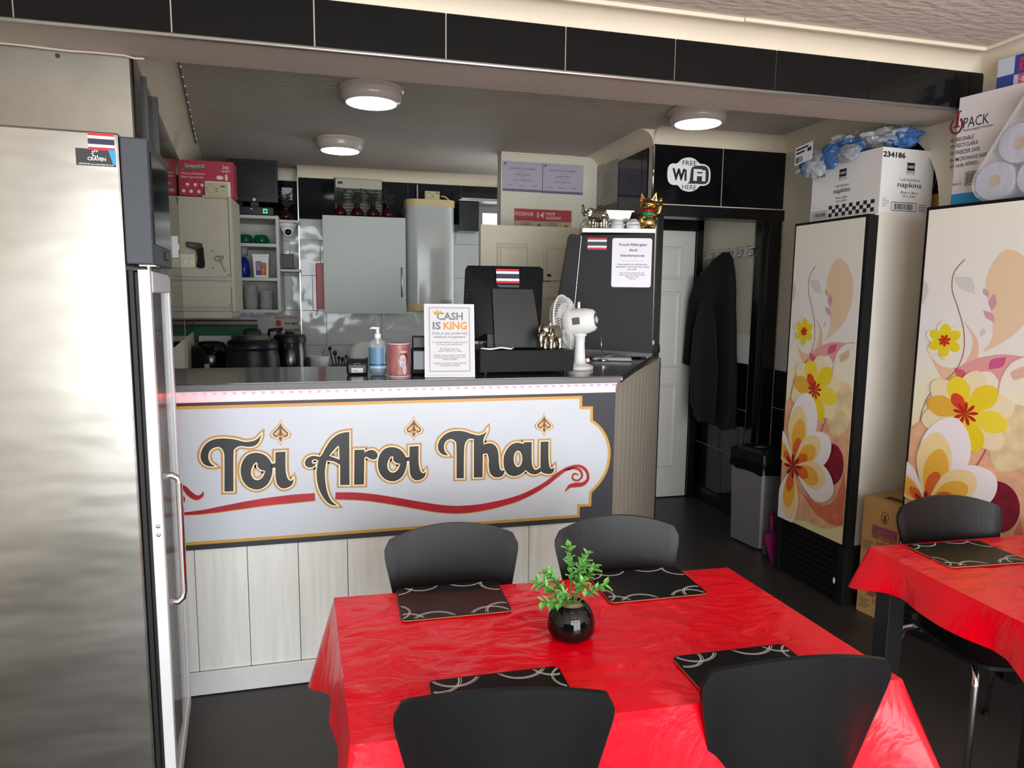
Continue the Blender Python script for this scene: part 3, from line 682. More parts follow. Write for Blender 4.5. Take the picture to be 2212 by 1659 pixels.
for s_, v_, h_, w_ in (('Cash is our preferred', .585, .0105, .146), ('method of payment', .535, .0105, .132), ('As a small business we get charged', .468, .0068, .146), ('for every card transaction', .438, .0068, .106), ('By paying cash we', .378, .0068, .078), ('retain 100% of it\'s value', .348, .0068, .100), ('Please support your local small', .290, .0068, .130), ('businesses by paying with cash', .262, .0068, .132), ('where possible', .234, .0068, .064), ('THANK YOU FOR YOUR SUPPORT', .178, .0068, .140), ('& UNDERSTANDING', .150, .0068, .084)):
    text(g3, s_, fn, cu, FH*v_, h_, w_, .012, .0016)
partw('print', g1, m_txt, o); partw('print', g2, mat('gold_print', (214, 150, 60), .5), o); partw('print', g3, m_txt, o)
partw('crown', B().prism([(cu-.060, FH*.845), (cu-.036, FH*.865), (cu-.034, FH*.915), (cu-.046, FH*.885), (cu-.050, FH*.925), (cu-.058, FH*.885), (cu-.070, FH*.90), (cu-.064, FH*.87)], fn, .0016, .0020), mat('crown_gold', (196, 164, 60), .5), o)
# cash drawer
pl, pr = atW(1037, 812), atW(1239, 808)
ux = V((pr.x-pl.x, pr.y-pl.y, 0)); DW = ux.length; ux.normalize(); fd = Fr(V((pl.x, pl.y, ZW)), ux, (0, 0, 1))
o = thing('cash_box', 'wide flat black cash drawer under the till', 'cash box', fd.p(DW/2, 0, -.2), math.atan2(ux.y, ux.x))
partw('body', B().prism([(0, .014), (DW, .014), (DW, .106), (0, .106)], fd, -.42, -.004), m_mblk, o)
partw('front', B().prism([(.004, .018), (DW-.004, .018), (DW-.004, .100), (.004, .100)], fd, -.004, 0), m_mblk, o)
for u_ in (.03, DW-.03):
    for n_ in (-.03, -.39): partw('foot', B().cyl(fd.p(u_, 0, n_), fd.p(u_, .015, n_), .010, n=10), m_rubber, o, 40)
# till screen seen from behind
ZD = ZW+.106
fp = Fr(fd.p(0, .106, -.13), fd.U, (0, 0, 1))
o = thing('till_screen', 'black touchscreen till seen from behind with a flag sticker', 'till', fd.p(DW*.42, .1075, -.17), math.atan2(ux.y, ux.x))
sl = Fr(fp.p(0, 0, 0), fp.U, (fp.V*cos(radians(-10))+fp.N*sin(radians(-10))))
A1 = lambda x, y: sl.px(x, y)
hull = [A1(x, y) for x, y in ((1003, 690), (1008, 578), (1013, 571), (1170, 574), (1177, 580), (1172, 690), (1168, 735), (1020, 735))]
b = B().prism(hull, sl, -.035, -.022)
inn = [A1(x, y) for x, y in ((1040, 690), (1046, 622), (1049, 618), (1143, 620), (1146, 624), (1142, 690), (1140, 722), (1045, 722))]
k = len(hull); b.raw([sl.p(a, c, -.022) for a, c in hull]+[sl.p(a, c, .012) for a, c in inn], [[i, (i+1) % k, k+(i+1) % k, k+i] for i in range(k)]+[list(range(k, 2*k))])
partw('screen_back', b, m_mblk, o, 30)
partw('side_hatch', B().outline([A1(x, y) for x, y in ((1008, 625), (1032, 628), (1034, 660), (1007, 664))], .0012, sl, -.004), m_blackp, o)
st = [A1(x, y) for x, y in ((1060, 626), (1147, 628), (1167, 752), (1066, 752))]
partw('stand', B().prism(st, sl, .012, .03).prism([A1(x, y) for x, y in ((1050, 640), (1062, 640), (1066, 752), (1052, 752))], sl, -.02, .01), m_blackp, o)
partw('stand_foot', B().box(-.09, .12, -.03, .17, 0, .014, .004).move(rz(o.rotation_euler.z, fd.p(DW*.42, .1075, -.17))), m_mblk, o)
partw('hinge_bar', B().prism([A1(x, y) for x, y in ((1070, 618), (1118, 619), (1116, 624), (1073, 623))], sl, .012, .034), mat('grey_plastic', (70, 70, 74), .45), o)
u0_, v0_ = A1(1071, 613); u1_, v1_ = A1(1119, 583)
flag(o, sl, u0_, v0_, u1_-u0_, v1_-v0_, .0135)
partw('loose_cable', B().tube([fd.p(.01, .115, -.03), fd.p(.05, .112, -.02), fd.p(.10, .118, -.03), fd.p(.14, .113, -.02), fd.p(.16, .116, -.05)], .004, 6), m_white, o, True)
# elephants
def elephant(label, loc, a, s, trunk_up):
    o = thing('elephant_figurine', label, 'figurine', loc, a)
    b = B().ell((0, 0, .060), (.042, .028, .030)).ell((.045, 0, .078), (.022, .021, .024))
    for x_, y_ in ((.026, .014), (.026, -.014), (-.028, .014), (-.028, -.014)):
        b.tube([(x_, y_, .055), (x_*1.05, y_, .030), (x_*1.1, y_*1.05, .010), (x_*1.1, y_*1.05, 0)], [.015, .010, .009, .0115], 10)
    if trunk_up: tp = [(.060, 0, .075), (.078, 0, .070), (.086, 0, .085), (.084, 0, .105), (.092, 0, .118)]
    else: tp = [(.060, 0, .075), (.074, 0, .055), (.076, 0, .035), (.070, 0, .018), (.076, 0, .010)]
    b.tube(tp, [.012, .010, .008, .007, .005], 10).tube([(-.040, 0, .07), (-.050, 0, .05), (-.052, 0, .03)], .003, 6)
    b.move(M.Scale(s, 4)); part('body', b, m_silver, o, True)
    for sg_ in (1, -1):
        part('ear', B().ell((.040, sg_*.024, .076), (.014, .004, .020), 10, M.Rotation(sg_*radians(25), 4, 'Z')).move(M.Scale(s, 4)), m_silver, o, True)
        part('tusk', B().tube([(.058, sg_*.009, .066), (.070, sg_*.011, .058), (.078, sg_*.012, .060)], [.003, .0024, .001], 6).move(M.Scale(s, 4)), m_white, o, True)
    part('saddle_cloth', B().grid(lambda u, v: V((-.028+.052*u, .031*cos(pi*v), .052+.043*sin(pi*v))), 8, 14).move(M.Scale(s, 4)), mat('silver_cloth', (160, 150, 130), .35, 1, bump=(160, .9)), o, True)
    return o
pe = fd.p(DW*.80, .106, -.05)
e1 = elephant('silver elephant figurine with a rider on the cash drawer', pe+V((0, 0, .0006)), radians(215), 1.12, False)
part('rider', B().lathe([(.010, .088), (.012, .098), (.007, .108), (.0075, .114), (.004, .120), (.002, .128)], (.018, 0, 0), 12), m_silver, e1, True)
part('collar', B().tube([(.058, .016, .058), (.066, 0, .048), (.058, -.016, .058)], .003, 6), mat('enamel_orange_blue', (150, 110, 110), .3, var=(200, .9)), e1, True)
# desk fan turned away
pf = atW(1266, 800)
o = thing('desk_fan', 'white desk fan seen from behind on the counter', 'fan', (pf.x-.015, pf.y+.05, ZW), radians(50))
part('base', B().lathe([(.075, 0), (.078, .004), (.076, .016), (.045, .026), (.028, .03)], n=30, sx=1.0, sy=.82), m_white, o, 40)
part('knob', B().cyl((.03, -.02, .04), (.042, -.03, .042), .010, n=12), m_white, o, 40)
part('column', B().lathe([(.030, .026), (.026, .06), (.022, .12), (.024, .155), (.03, .16), (.03, .168)], n=20), m_white, o, True)
hz = .225
hm = M.Translation((0, 0, hz)) @ M.Rotation(radians(-8), 4, 'X')
mh = part('motor_housing', B().lathe([(.052, -.07), (.062, -.055), (.064, -.02), (.060, .03), (.050, .065), (.035, .078)], n=30).move(M.Rotation(radians(90), 4, 'X')).move(hm), m_white, o, 45)
# after the turn the lathe axis runs along -Y (rear) ; grille in front at +Y
part('vent', B().cyl(hm @ V((0, -.076, 0)), hm @ V((0, -.081, 0)), .014, n=20), m_white, mh, 40)
vs_ = B()
for k in range(22):
    a = 2*pi*k/22; c = V((cos(a), 0, sin(a)))
    vs_.tube([hm @ (c*.019+V((0, -.0805, 0))), hm @ (c*.034+V((0, -.0785, 0)))], .0021, 5)
part('vent_slots', vs_, mat('vent_dark', (60, 58, 56), .6), mh)
part('switch_plate', B().box(-.0025, .0025, -.018, .018, -.012, .020, .001, M.Translation((-.062, 0, 0))).move(hm), mat('plate_grey', (96, 98, 100), .4), mh)
part('tilt_knob', B().cyl((0, .01, hz+.06), (0, .01, hz+.092), .007, .006, n=12), m_white, o, True)
gr = B()
R_ = .135
prof = lambda r, side: hm @ V((0, 0, 0))
def gp(r, a, y): return hm @ V((r*cos(a), y, r*sin(a)))
for k in range(64):
    a = 2*pi*k/64
    gr.tube([gp(.045, a, .035), gp(.08, a+.28, .042), gp(.120, a+.5, .055), gp(R_, a+.58, .080)], .0011, 4, cap=False)
    gr.tube([gp(R_, a+.58, .080), gp(.112, a+.35, .108), gp(.06, a+.1, .118), gp(.025, a, .120)], .0011, 4, cap=False)
for r, y in ((.045, .035), (.08, .042), (.120, .055), (.112, .108), (.06, .118)):
    gr.tube([gp(r, 2*pi*k/36, y) for k in range(36)], .0012, 4, closed=True)
part('grille', gr, m_white, o, True, 'white wire grille')
part('grille_rim', B().tube([gp(R_, 2*pi*k/40, .080) for k in range(40)], .0042, 8, closed=True), m_white, o, True)
part('grille_badge', B().cyl(gp(0, 0, .118), gp(0, 0, .124), .027, n=20), m_white, o, 40)
for k in range(3):
    a = 2*pi*k/3
    part('blade', B().grid(lambda u, v: hm @ V(((.02+.078*u)*cos(a+(v-.5)*(.5+1.1*u)), .075+(v-.5)*.02, (.02+.078*u)*sin(a+(v-.5)*(.5+1.1*u)))), 6, 6), mat('fan_blade', (206, 206, 200), .4), o, True)
# papers and receipt spike
pn_ = onZ(1325, 779, ZT)
o = thing('order_pad', 'stack of order papers lying beside the black machine', 'papers', (pn_.x, pn_.y+.02, ZW), radians(-24))
for k, (dx, a_, m_) in enumerate(((0, 0, mat('clipboard_black', (28, 28, 30), .5)), (.004, 2, m_paper), (-.003, -2, mat('pad_bluish', (190, 196, 214), .6)), (.002, 3, m_paper))):
    part(('clipboard', 'sheet', 'sheet', 'sheet')[k], B().box(-.10, .10, -.06, .06, .004*k, .004*k+.0035, 0, M.Translation((dx, 0, 0)) @ M.Rotation(radians(a_), 4, 'Z')), m_, o)
tag(mk('pen', B().tube([onZ(1300, 772, ZT+.022), onZ(1330, 765, ZT+.024), onZ(1352, 760, ZT+.022)], [.002, .0045, .004], 8), mat('pen_silver', (180, 182, 190), .3, .5), None, True), 'silver pen lying on the order papers', 'pen')
ps = onZ(1302, 778, ZT+.0165)
o = thing('receipt_spike', 'thin steel receipt spike standing on the papers', 'spike', (ps.x, ps.y, ZT+.0165))
part('foot', B().lathe([(.030, 0), (.030, .003), (.008, .006), (.006, .012)], n=20), m_chrome, o, 40)
part('needle', B().tube([(0, 0, .01), (-.010, 0, .08), (-.014, 0, .135)], [.0018, .0016, .0005], 6), m_chrome, o, True)
# ------------------------------------------------------------------ black upright machine
pl, pr = onZ(1245, 773, ZT), onZ(1407, 775, ZT)
ux = V((pr.x-pl.x, pr.y-pl.y, 0)); MWd = ux.length; ux.normalize(); fm = Fr(V((pl.x, pl.y, ZW)), ux, (0, 0, 1))
mg = math.atan2(ux.y, ux.x)
o = thing('countertop_cabinet', 'tall matt black countertop machine with sloping left side', 'machine', fm.p(MWd*.5, 0, -.13), mg)
q = lambda x, y: fm.px(x, y)
side = [q(x, y) for x, y in ((1232, 752), (1256, 509), (1415, 504), (1408, 770))]; side = [(a, max(c, .03)) for a, c in side]
m_mach = mat('machine_charcoal', (26, 26, 29), .5, bump=(220, .03), spec=.25)
mc = partw('front_panel', B().prism(side, fm, -.012, 0), m_mach, o)
partw('body', B().prism([(side[0][0], .012), (side[1][0], side[1][1]), (side[2][0], side[2][1]), (side[3][0], .012)], fm, -.25, -.014), m_blackp, o)
partw('sloping_fascia', B().prism([q(1206, 660), q(1232, 505), q(1254, 508), (side[0][0]-.004, side[0][1]), (side[0][0]-.075, .03), ], fm, -.25, .0), m_mach, o)
partw('edge_line', B().ribbon([(side[0][0], side[0][1]), side[1]], .0007, fm, .0012, False, False), m_alu, o)
zt_m = side[2][1]
partw('steel_top', B().prism([(side[1][0]+.004, zt_m+.002), (side[2][0], zt_m+.002), (side[2][0], zt_m+.024), (side[1][0]+.004, zt_m+.024)], fm, -.25, .004), m_steel2, o)
partw('base_strip', B().prism([(side[0][0]+.01, .010), (side[3][0], .010), (side[3][0], .030), (side[0][0]+.01, .030)], fm, -.25, -.004), m_blackp, o)
for u_ in (side[0][0]+.05, side[3][0]-.05):
    for n_ in (-.03, -.22): partw('foot', B().cyl(fm.p(u_, 0, n_), fm.p(u_, .012, n_), .012, n=10), m_rubber, o)
for z_, n_ in ((.30, -.04), (.30, -.12), (.24, -.04), (.24, -.12), (.16, -.1), (.10, -.1)):
    c = fm.p(side[3][0]+.0, z_, n_); partw('bolt', B().ell(c+fm.U*.008, .004, 6), m_alu, o, True)
partw('vent_slot', B().box(-.001, .002, -.05, .05, -.03, .03).move(M.Translation(fm.p(side[2][0]-.006, .40, -.1)) @ M.Rotation(mg, 4, 'Z')), m_dark, o)
zr = zt_m+.024
rl = B()
ua, ub = side[1][0]+.01, side[2][0]-.004
for dz in (.022, .043):
    rl.tube([fm.p(ua, zr+dz, -.24), fm.p(ua, zr+dz, -.004), fm.p(ub, zr+dz, -.004), fm.p(ub, zr+dz, -.24)], .0018, 6)
for u_, n_ in ((ua, -.004), ((ua+ub)/2+.03, -.004), (ub, -.004), (ub, -.12), (ub, -.24), (ua, -.24)): rl.tube([fm.p(u_, zr, n_), fm.p(u_, zr+.046, n_)], .0018, 6)
partw('guard_rail', rl, m_alu, o, True, 'thin wire guard rail')
kx = [fm.p(side[3][0]+.0, .085, -.10), fm.p(side[3][0]+.03, .085, -.10), fm.p(side[3][0]+.055, .07, -.09), fm.p(side[3][0]+.055, .035, -.08), fm.p(side[3][0]+.03, .012, -.05), fm.p(side[3][0]-.01, .008, -.02)]
partw('power_cable', B().tube(kx, .006, 8), mat('cable_black', (28, 28, 28), .5), o, True)
partw('plug', B().cyl(kx[0], kx[0]+fm.U*.028, .014, n=10), mat('connector_cream', (190, 184, 170), .5), o, 40)
u0_, v0_ = q(1269, 539); u1_, v1_ = q(1311, 514); flag(o, fm, u0_, v0_, u1_-u0_, v1_-v0_, .001)
# allergy notice on the machine
no = thing('allergy_notice', 'white laminated notice headed Food Allergies And Intolerances', 'notice', fm.p(.3, .3, .001), mg)
u0_, v0_ = q(1320, 620); u1_, v1_ = q(1409, 515); nw = u1_-u0_; nh = v1_-v0_
rr_ = []
for cx_, cy_, a0 in ((u1_-.012, v0_+.012, -pi/2), (u1_-.012, v1_-.012, 0), (u0_+.012, v1_-.012, pi/2), (u0_+.012, v0_+.012, pi)):
    rr_ += [(cx_+.012*cos(a0+k*pi/8), cy_+.012*sin(a0+k*pi/8)) for k in range(5)]
partw('sheet', B().prism(rr_, fm, .0006, .0016), mat('laminated_paper', (226, 222, 232), .25, bump=(12, .15)), no)
tb = B()
for s_, v_, h_, w_ in (('Food Allergies', .845, .014, .70), ('And', .735, .014, .20), ('Intolerances', .625, .014, .60), ('~  ~  ~  ~  ~', .525, .008, .52), ('Please speak to our staff about the', .455, .0075, .74), ('ingredients in your meal, when making', .405, .0075, .84), ('your order.', .355, .0075, .24), ('All our food is cooked fresh to order.', .285, .006, .62), ('Please be aware that during busy times', .245, .006, .66), ('there may be a wait.', .205, .006, .34), ('Thank you.', .165, .006, .19)):
    text(tb, s_, fm, u0_+nw*.52, v0_+nh*v_, h_, w_*nw, .02, .0022)
partw('print', tb, mat('notice_print', (70, 72, 80), .6), no)
# things on top of the machine
ZM = ZW+zr
def onM(u, n): return fm.p(u, zr+.0006, n)
e2 = elephant('silver elephant figurine with raised trunk on top of the black machine', onM(side[1][0]+.10, -.035), mg+radians(150), 1.15, True)
pb = onM(side[1][0]+.155, -.165)
o = thing('steel_pan', 'steel lidded food pan standing behind the silver elephant', 'pan', pb, mg+radians(8))
pw = lambda w_, d_, z_: [(-w_, -d_, z_), (w_, -d_, z_), (w_, d_, z_), (-w_, d_, z_)]
v8 = pw(.10, .045, 0)+pw(.13, .062, .105)+pw(.122, .055, .105)+pw(.095, .04, .006)
part('pan', B().raw(v8, [[3, 2, 1, 0]]+[[i, (i+1) % 4, 4+(i+1) % 4, 4+i] for i in range(4)]+[[4+i, 4+(i+1) % 4, 8+(i+1) % 4, 8+i] for i in range(4)]+[[8+i, 8+(i+1) % 4, 12+(i+1) % 4, 12+i] for i in range(4)]+[[12, 13, 14, 15]]), mat('pan_steel', (190, 188, 184), .2, 1), o)
part('rim', B().prism([(-.14, -.072), (.14, -.072), (.14, .072), (-.14, .072)], fz, .102, .110, [[(-.126, -.058), (.126, -.058), (.126, .058), (-.126, .058)]]), m_chrome, o)
def cup(label, loc, a):
    o = thing('white_cup', label, 'cup', loc, a, 'upturned white cups on the machine')
    part('bowl', B().lathe([(.040, 0), (.040, .006), (.036, .03), (.028, .046), (.020, .05), (.018, .055), (.0, .055)], n=24), m_white, o, 50)
    part('handle', B().tube([(.034, 0, .012), (.052, 0, .014), (.054, 0, .03), (.034, 0, .038)], .0045, 6), m_white, o, True)
cup('upturned white cup nearest the steel pan', onM(side[2][0]-.20, -.06), 2.5)
cup('upturned white cup beside the gold lucky cat', onM(side[2][0]-.112, -.05), 3.6)
# lucky cat
pc = onM(side[2][0]-.025, -.09)
m_gold = mat('shiny_gold', (212, 180, 96), .16, 1)
o = thing('lucky_cat', 'shiny gold lucky cat with raised paw and green bib', 'figurine', pc, mg+radians(-12))
part('body', B().ell((0, .01, .045), (.048, .042, .050)).ell((0, -.005, .085), (.036, .032, .038)).ell((-.026, -.034, .014), (.016, .02, .013)).ell((.026, -.034, .014), (.016, .02, .013)).ell((-.036, -.022, .055), (.013, .014, .028)), m_gold, o, True)
hd = part('head', B().ell((0, -.006, .140), (.046, .040, .038)).ell((0, -.040, .130), (.016, .010, .011)), m_gold, o, True)
for sg_ in (1, -1):
    er = part('ear', B().raw([(sg_*.018, -.008, .168), (sg_*.046, -.004, .158), (sg_*.040, -.008, .205), (sg_*.032, .012, .160)], [[0, 1, 2], [1, 3, 2], [3, 0, 2], [0, 3, 1]]), m_gold, o)
    part('ear_lining', B().raw([(sg_*.023, -.0092, .170), (sg_*.042, -.0075, .164), (sg_*.039, -.0095, .194)], [[0, 1, 2]]), mat('ear_red', (190, 30, 44), .4), er)
    part('eye', B().ell((sg_*.017, -.043, .148), (.007, .004, .009), 8), mat('eye_black', (20, 18, 14), .2), hd, True)
part('nose', B().ell((0, -.050, .134), (.004, .003, .003), 6), MATS['ear_red'], hd, True)
part('whiskers', B().tube([(-.044, -.034, .128), (-.016, -.047, .130)], .0008, 4).tube([(.044, -.034, .128), (.016, -.047, .130)], .0008, 4), MATS['eye_black'], hd)
part('collar', B().tube([(.034*cos(2*pi*k/20), -.006+.032*sin(2*pi*k/20), .106) for k in range(20)], .005, 6, closed=True), MATS['ear_red'], o, True)
part('bib', B().ell((0, -.030, .088), (.032, .012, .017)), mat('bib_green', (20, 130, 90), .25), o, True)
part('bell', B().ell((0, -.042, .098), .006, 8), m_gold, o, True)
part('raised_arm', B().tube([(.034, -.01, .075), (.058, -.014, .095), (.066, -.014, .125), (.064, -.014, .155)], [.014, .013, .012, .011], 10).ell((.064, -.016, .160), (.014, .012, .013)), m_gold, o, True)
# ------------------------------------------------------------------ ceiling lights
m_rim = mat('taupe_light_rim', (190, 176, 170), .18)
m_diff = mat('lit_diffuser', (255, 255, 255), .5, emit=((244, 250, 255), 2.8))
lt = thing('ceiling_light', '', 'ceiling light')
part('rim', B().lathe([(.160, 0), (.166, -.004), (.166, -.018), (.158, -.024), (.156, -.05), (.150, -.070), (.132, -.080), (.126, -.078)], n=48), m_rim, lt, 45)
part('diffuser', B().lathe([(.128, -.074), (.126, -.082), (.09, -.087), (0, -.089)], n=48), m_diff, lt, True)
for k, (x, y, l) in enumerate(((.212, 3.80, 'round lit ceiling light nearest the beam, above the counter'), (.067, 5.08, 'round lit ceiling light deepest in the kitchen'), (2.02, 3.70, 'round lit ceiling light above the doorway tiles'))):
    place(lt, k == 0, (x, y, 2.66), 0, l, 'round kitchen ceiling lights')
m_filldiff = mat('added_fill_diffuser', (255, 255, 255), .5, emit=((255, 236, 214), 7))  # added out-of-view lamps, put in only to brighten the dining area
for k, (x, y, l) in enumerate(((.35, .35, 'added unseen warm fill light above the foreground table'), (2.0, .45, 'added unseen warm fill light above the right hand table'), (.9, -1.5, 'added unseen warm fill light nearest the shop window'))):
    c = place(lt, False, (x, y, 2.72), 0, l, 'added dining room fill lights')
    for q_ in c.children:
        if q_.name.startswith('diffuser'): q_.data = q_.data.copy(); q_.data.materials[0] = m_filldiff
# ------------------------------------------------------------------ kitchen
def R_(x0, y0, x1, y1, Y):
    a = onY(x0, y1, Y); b = onY(x1, y0, Y); return a.x, b.x, a.z, b.z
m_crp = mat('cream_laminate', (190, 182, 162), .5, var=(6, .06))
m_wlam = mat('white_laminate', (200, 200, 192), .4)
m_red = mat('carton_red', (176, 44, 62), .45)
# back worktop
kw = thing('kitchen_worktop', 'low kitchen worktop along the back wall', 'worktop', (0, 5.9, 0))
partw('top', B().box(-.99, 1.15, 5.35, 6.235, .86, .9, .004), m_work, kw)
partw('cabinet_body', B().box(-.97, 1.13, 5.42, 6.22, .0, .86), m_wlam, kw)
# cream unit on the left wall, seen from its side
YU = 5.0
x0, x1, z0, z1 = R_(385, 428, 500, 685, YU)
xl = LA.x+(LB.x-LA.x)*(YU-LA.y)/(LB.y-LA.y)+.005
cu_ = thing('cream_wall_unit', 'cream laminated wall unit with hanging rails on its side', 'cupboard', ((x0+x1)/2, YU+.2, z0))
partw('body', B().box(x0, x1-.025, YU, YU+.4, z0, z1, .002), m_crp, cu_)
partw('front_edge', B().box(x1-.022, x1, YU-.002, YU+.4, z0+.04, z1+.004, .002), m_crp, cu_)
partw('post', B().box(x0-.005, x0+.03, YU+.01, YU+.05, .0, z0), m_crp, cu_)
for y_ in (597, 663):
    a = onY(382, y_, YU-.01); b = onY(500, y_+10, YU-.01)
    partw('hook_rail', B().box(a.x, b.x, YU-.022, YU-.001, b.z, a.z, .002), mat('dull_rail', (160, 158, 152), .5, .5), cu_)
    c = onY(384, y_+10, YU-.01); d = onY(501, y_+24, YU-.01)
    partw('rail_board', B().box(c.x, d.x, YU-.010, YU-.001, d.z, c.z, .001), m_crp, cu_)
for px_, py_ in ((383, 592), (494, 594), (384, 657), (496, 659), (458, 542), (460, 578)):
    q_ = onY(px_, py_, YU); partw('screw', B().cyl((q_.x, YU-.004, q_.z), (q_.x, YU, q_.z), .004, n=8), m_dark, cu_)
a, b, c, d = R_(389, 548, 421, 578, YU-.03)
so = thing('wall_socket', 'double cream plastic switch box on the cream unit', 'socket', ((a+b)/2, YU-.03, c))
partw('box', B().box(a, b, YU-.03, YU-.001, c, d, .004), mat('cream_plastic', (226, 216, 190), .4), so)
for px_ in (400, 413): q_ = onY(px_, 566, YU-.03); partw('switch', B().box(q_.x-.008, q_.x+.008, YU-.034, YU-.03, q_.z-.012, q_.z+.012, .002), m_white, so)
# thermometer gun
f = XZ(YU-.03)
g = thing('thermometer_gun', 'black infrared thermometer gun hung on the cream unit', 'thermometer', (onY(425, 578, YU-.03).x, YU-.03, onY(425, 578, YU-.03).z))
partw('head', B().prism(smoothpath([f.px(x, y)+(1,) for x, y in ((404, 522), (436, 526), (437, 535), (422, 540), (403, 533))], True), f, -.022, .010), m_blackp, g)
partw('grip', B().prism(smoothpath([f.px(x, y) for x, y in ((424, 532), (437, 533), (440, 552), (441, 577), (426, 577), (427, 558))], True, 4), f, -.018, .006), m_mblk, g)
partw('display', rect(B(), f, *sorted((f.px(409, 534)[0], f.px(424, 534)[0])), *sorted((f.px(410, 533)[1], f.px(410, 527)[1])), .0105), mat('lcd_grey', (70, 74, 74), .3), g)
ho = [f.px(x, y) for x, y in ((485, 553), (484, 560), (478, 563), (469, 562), (468, 557), (474, 554), (481, 556), (480, 563), (484, 575), (489, 587))]
tag(mk('bottle_opener', B().tube([f.p(a, b, .012) for a, b in smoothpath(ho, False, 4)], [.003]*29+[.004]*4+[.006]*4 if False else .0042, 6), m_steel2, None, True), 'steel bottle opener hanging on the cream unit', 'opener')
# red carton on top of it
x0, x1, z0, z1 = R_(387, 350, 503, 428, YU)
zb = onY(440, 428, YU).z+.0045
zb = max(wm(cu_).translation.z, 0) and (onY(500, 428, YU).z+.005)
o = thing('red_carton', 'red carton of plastic cups on top of the cream unit', 'carton', ((x0+x1)/2, YU+.18, zb))
fc = XZ(YU+.005)
partw('box', B().box(x0, x1, YU+.005, YU+.16, zb, z1, .002), m_red, o)
hz_ = z1-zb; wz = x1-x0
wtx = B()
text(wtx, '2oz', fc, x1-wz*.14, zb+hz_*.80, .022, .038, .02, .001); text(wtx, '500 SETS', fc, x1-wz*.14, zb+hz_*.70, .012, .052, .02, .001)
text(wtx, 'Unique, Leak Resistant', fc, x0+wz*.05, zb+hz_*.60, .013, .142, .01, .001, 'l'); text(wtx, "Plastic Cups and Lid's", fc, x0+wz*.05, zb+hz_*.50, .013, .135, .01, .001, 'l')
for px_, py_ in ((405, 398), (422, 399), (437, 400), (397, 412), (413, 413), (430, 414)): disc(wtx, fc, *fc.px(px_, py_), .0105, .001)
disc(wtx, fc, *fc.px(475, 384), .022, .001, .013); disc(wtx, fc, *fc.px(489, 384), .008, .0012, .022)
partw('print', wtx, mat('carton_white_print', (226, 214, 214), .5), o)
gt = B(); text(gt, 'SanapackUK', fc, x0+wz*.31, zb+hz_*.80, .022, .125, .03, .0014)
partw('logo', gt, mat('logo_pale_green', (150, 176, 150), .5), o)
partw('logo_swash', B().ribbon([fc.px(x, y) for x, y in ((391, 366), (402, 361), (420, 363), (440, 362))], .005, fc, .0010, False, False), mat('logo_green', (40, 130, 70), .5), o)
partw('white_panel', rect(B(), fc, *sorted((fc.px(443, 400)[0], fc.px(498, 400)[0])), zb+.002, fc.px(443, 391)[1], .0009), m_paper, o)
def alarm(label, px0, py0, px1, py1, Y, zbase):
    a, b, c, d = R_(px0, py0, px1, py1, Y); h = d-c
    o = thing('gas_alarm', label, 'alarm', ((a+b)/2, Y+.015, zbase))
    partw('case', B().box(a, b, Y, Y+.03, zbase, zbase+h, .004), mat('aged_plastic', (196, 184, 140), .45), o)
    f = XZ(Y); cx, cz = a+(b-a)*.28, zbase+h*.5
    partw('sounder_ring', B().outline([(cx+h*.30*cos(2*pi*i/20), cz+h*.30*sin(2*pi*i/20)) for i in range(20)], .0025, f, .001), m_txt, o)
    dd = B()
    for i in range(4): disc(dd, f, a+(b-a)*(.52+.05*(i % 2)), zbase+h*(.36+.2*(i//2)), .003, .001)
    partw('led_dots', dd, m_dtxt, o)
    partw('badge', rect(B(), f, a+(b-a)*.72, a+(b-a)*.92, zbase+h*.72, zbase+h*.82, .001), m_dtxt, o)
alarm('beige gas alarm in front of the red carton', 443, 403, 490, 428, YU-.04, zb+.0005)
tag(bpy.data.objects['gas_alarm'], 'beige gas alarm in front of the red carton', 'alarm', 'beige gas alarms')
# the small alarm stands on a ledge of the unit
partw('ledge', B().box(onY(440, 428, YU).x, onY(492, 428, YU).x, YU-.045, YU+.002, zb-.012, zb), m_crp, cu_)
# open shelf unit
YF = 5.9
x0, x1, z0, z1 = R_(500, 466, 601, 673, YF)
su = thing('open_shelf_unit', 'white open shelf unit on the kitchen back wall', 'shelves', ((x0+x1)/2, YF+.25, z0))
sd = YF+.52
partw('side', B().box(x0, x0+.018, YF, sd, z0, z1), m_wlam, su); partw('side', B().box(x1-.022, x1, YF, sd, z0, z1), m_wlam, su)
partw('back', B().box(x0+.018, x1-.022, sd-.01, sd, z0, z1), m_wlam, su)
sz = [z0+.018]
for y_ in (672, 603, 529, 468):
    zz = onY(550, y_, YF).z; partw('shelf', B().box(x0+.018, x1-.022, YF+.002, sd-.01, zz-.012, zz+.012), m_wlam, su)
SHz = [onY(550, y_, YF).z+.0125 for y_ in (672, 603, 529, 468)]
hp_ = [onY(510, 562, YF-.035), onY(511, 637, YF-.035)]
hb = partw('handle_bar', B().tube([(hp_[0].x, YF-.035, hp_[0].z), (hp_[0].x, YF-.035, hp_[1].z)], .006, 8).tube([(hp_[0].x, YF-.035, hp_[0].z-.03), (hp_[0].x-.03, YF+.002, hp_[0].z-.03)], .004, 6).tube([(hp_[0].x, YF-.035, hp_[1].z+.03), (hp_[0].x-.03, YF+.002, hp_[1].z+.03)], .004, 6), m_alu, su, True)
def sx(px_, Y=YF): return onY(px_, 600, Y).x
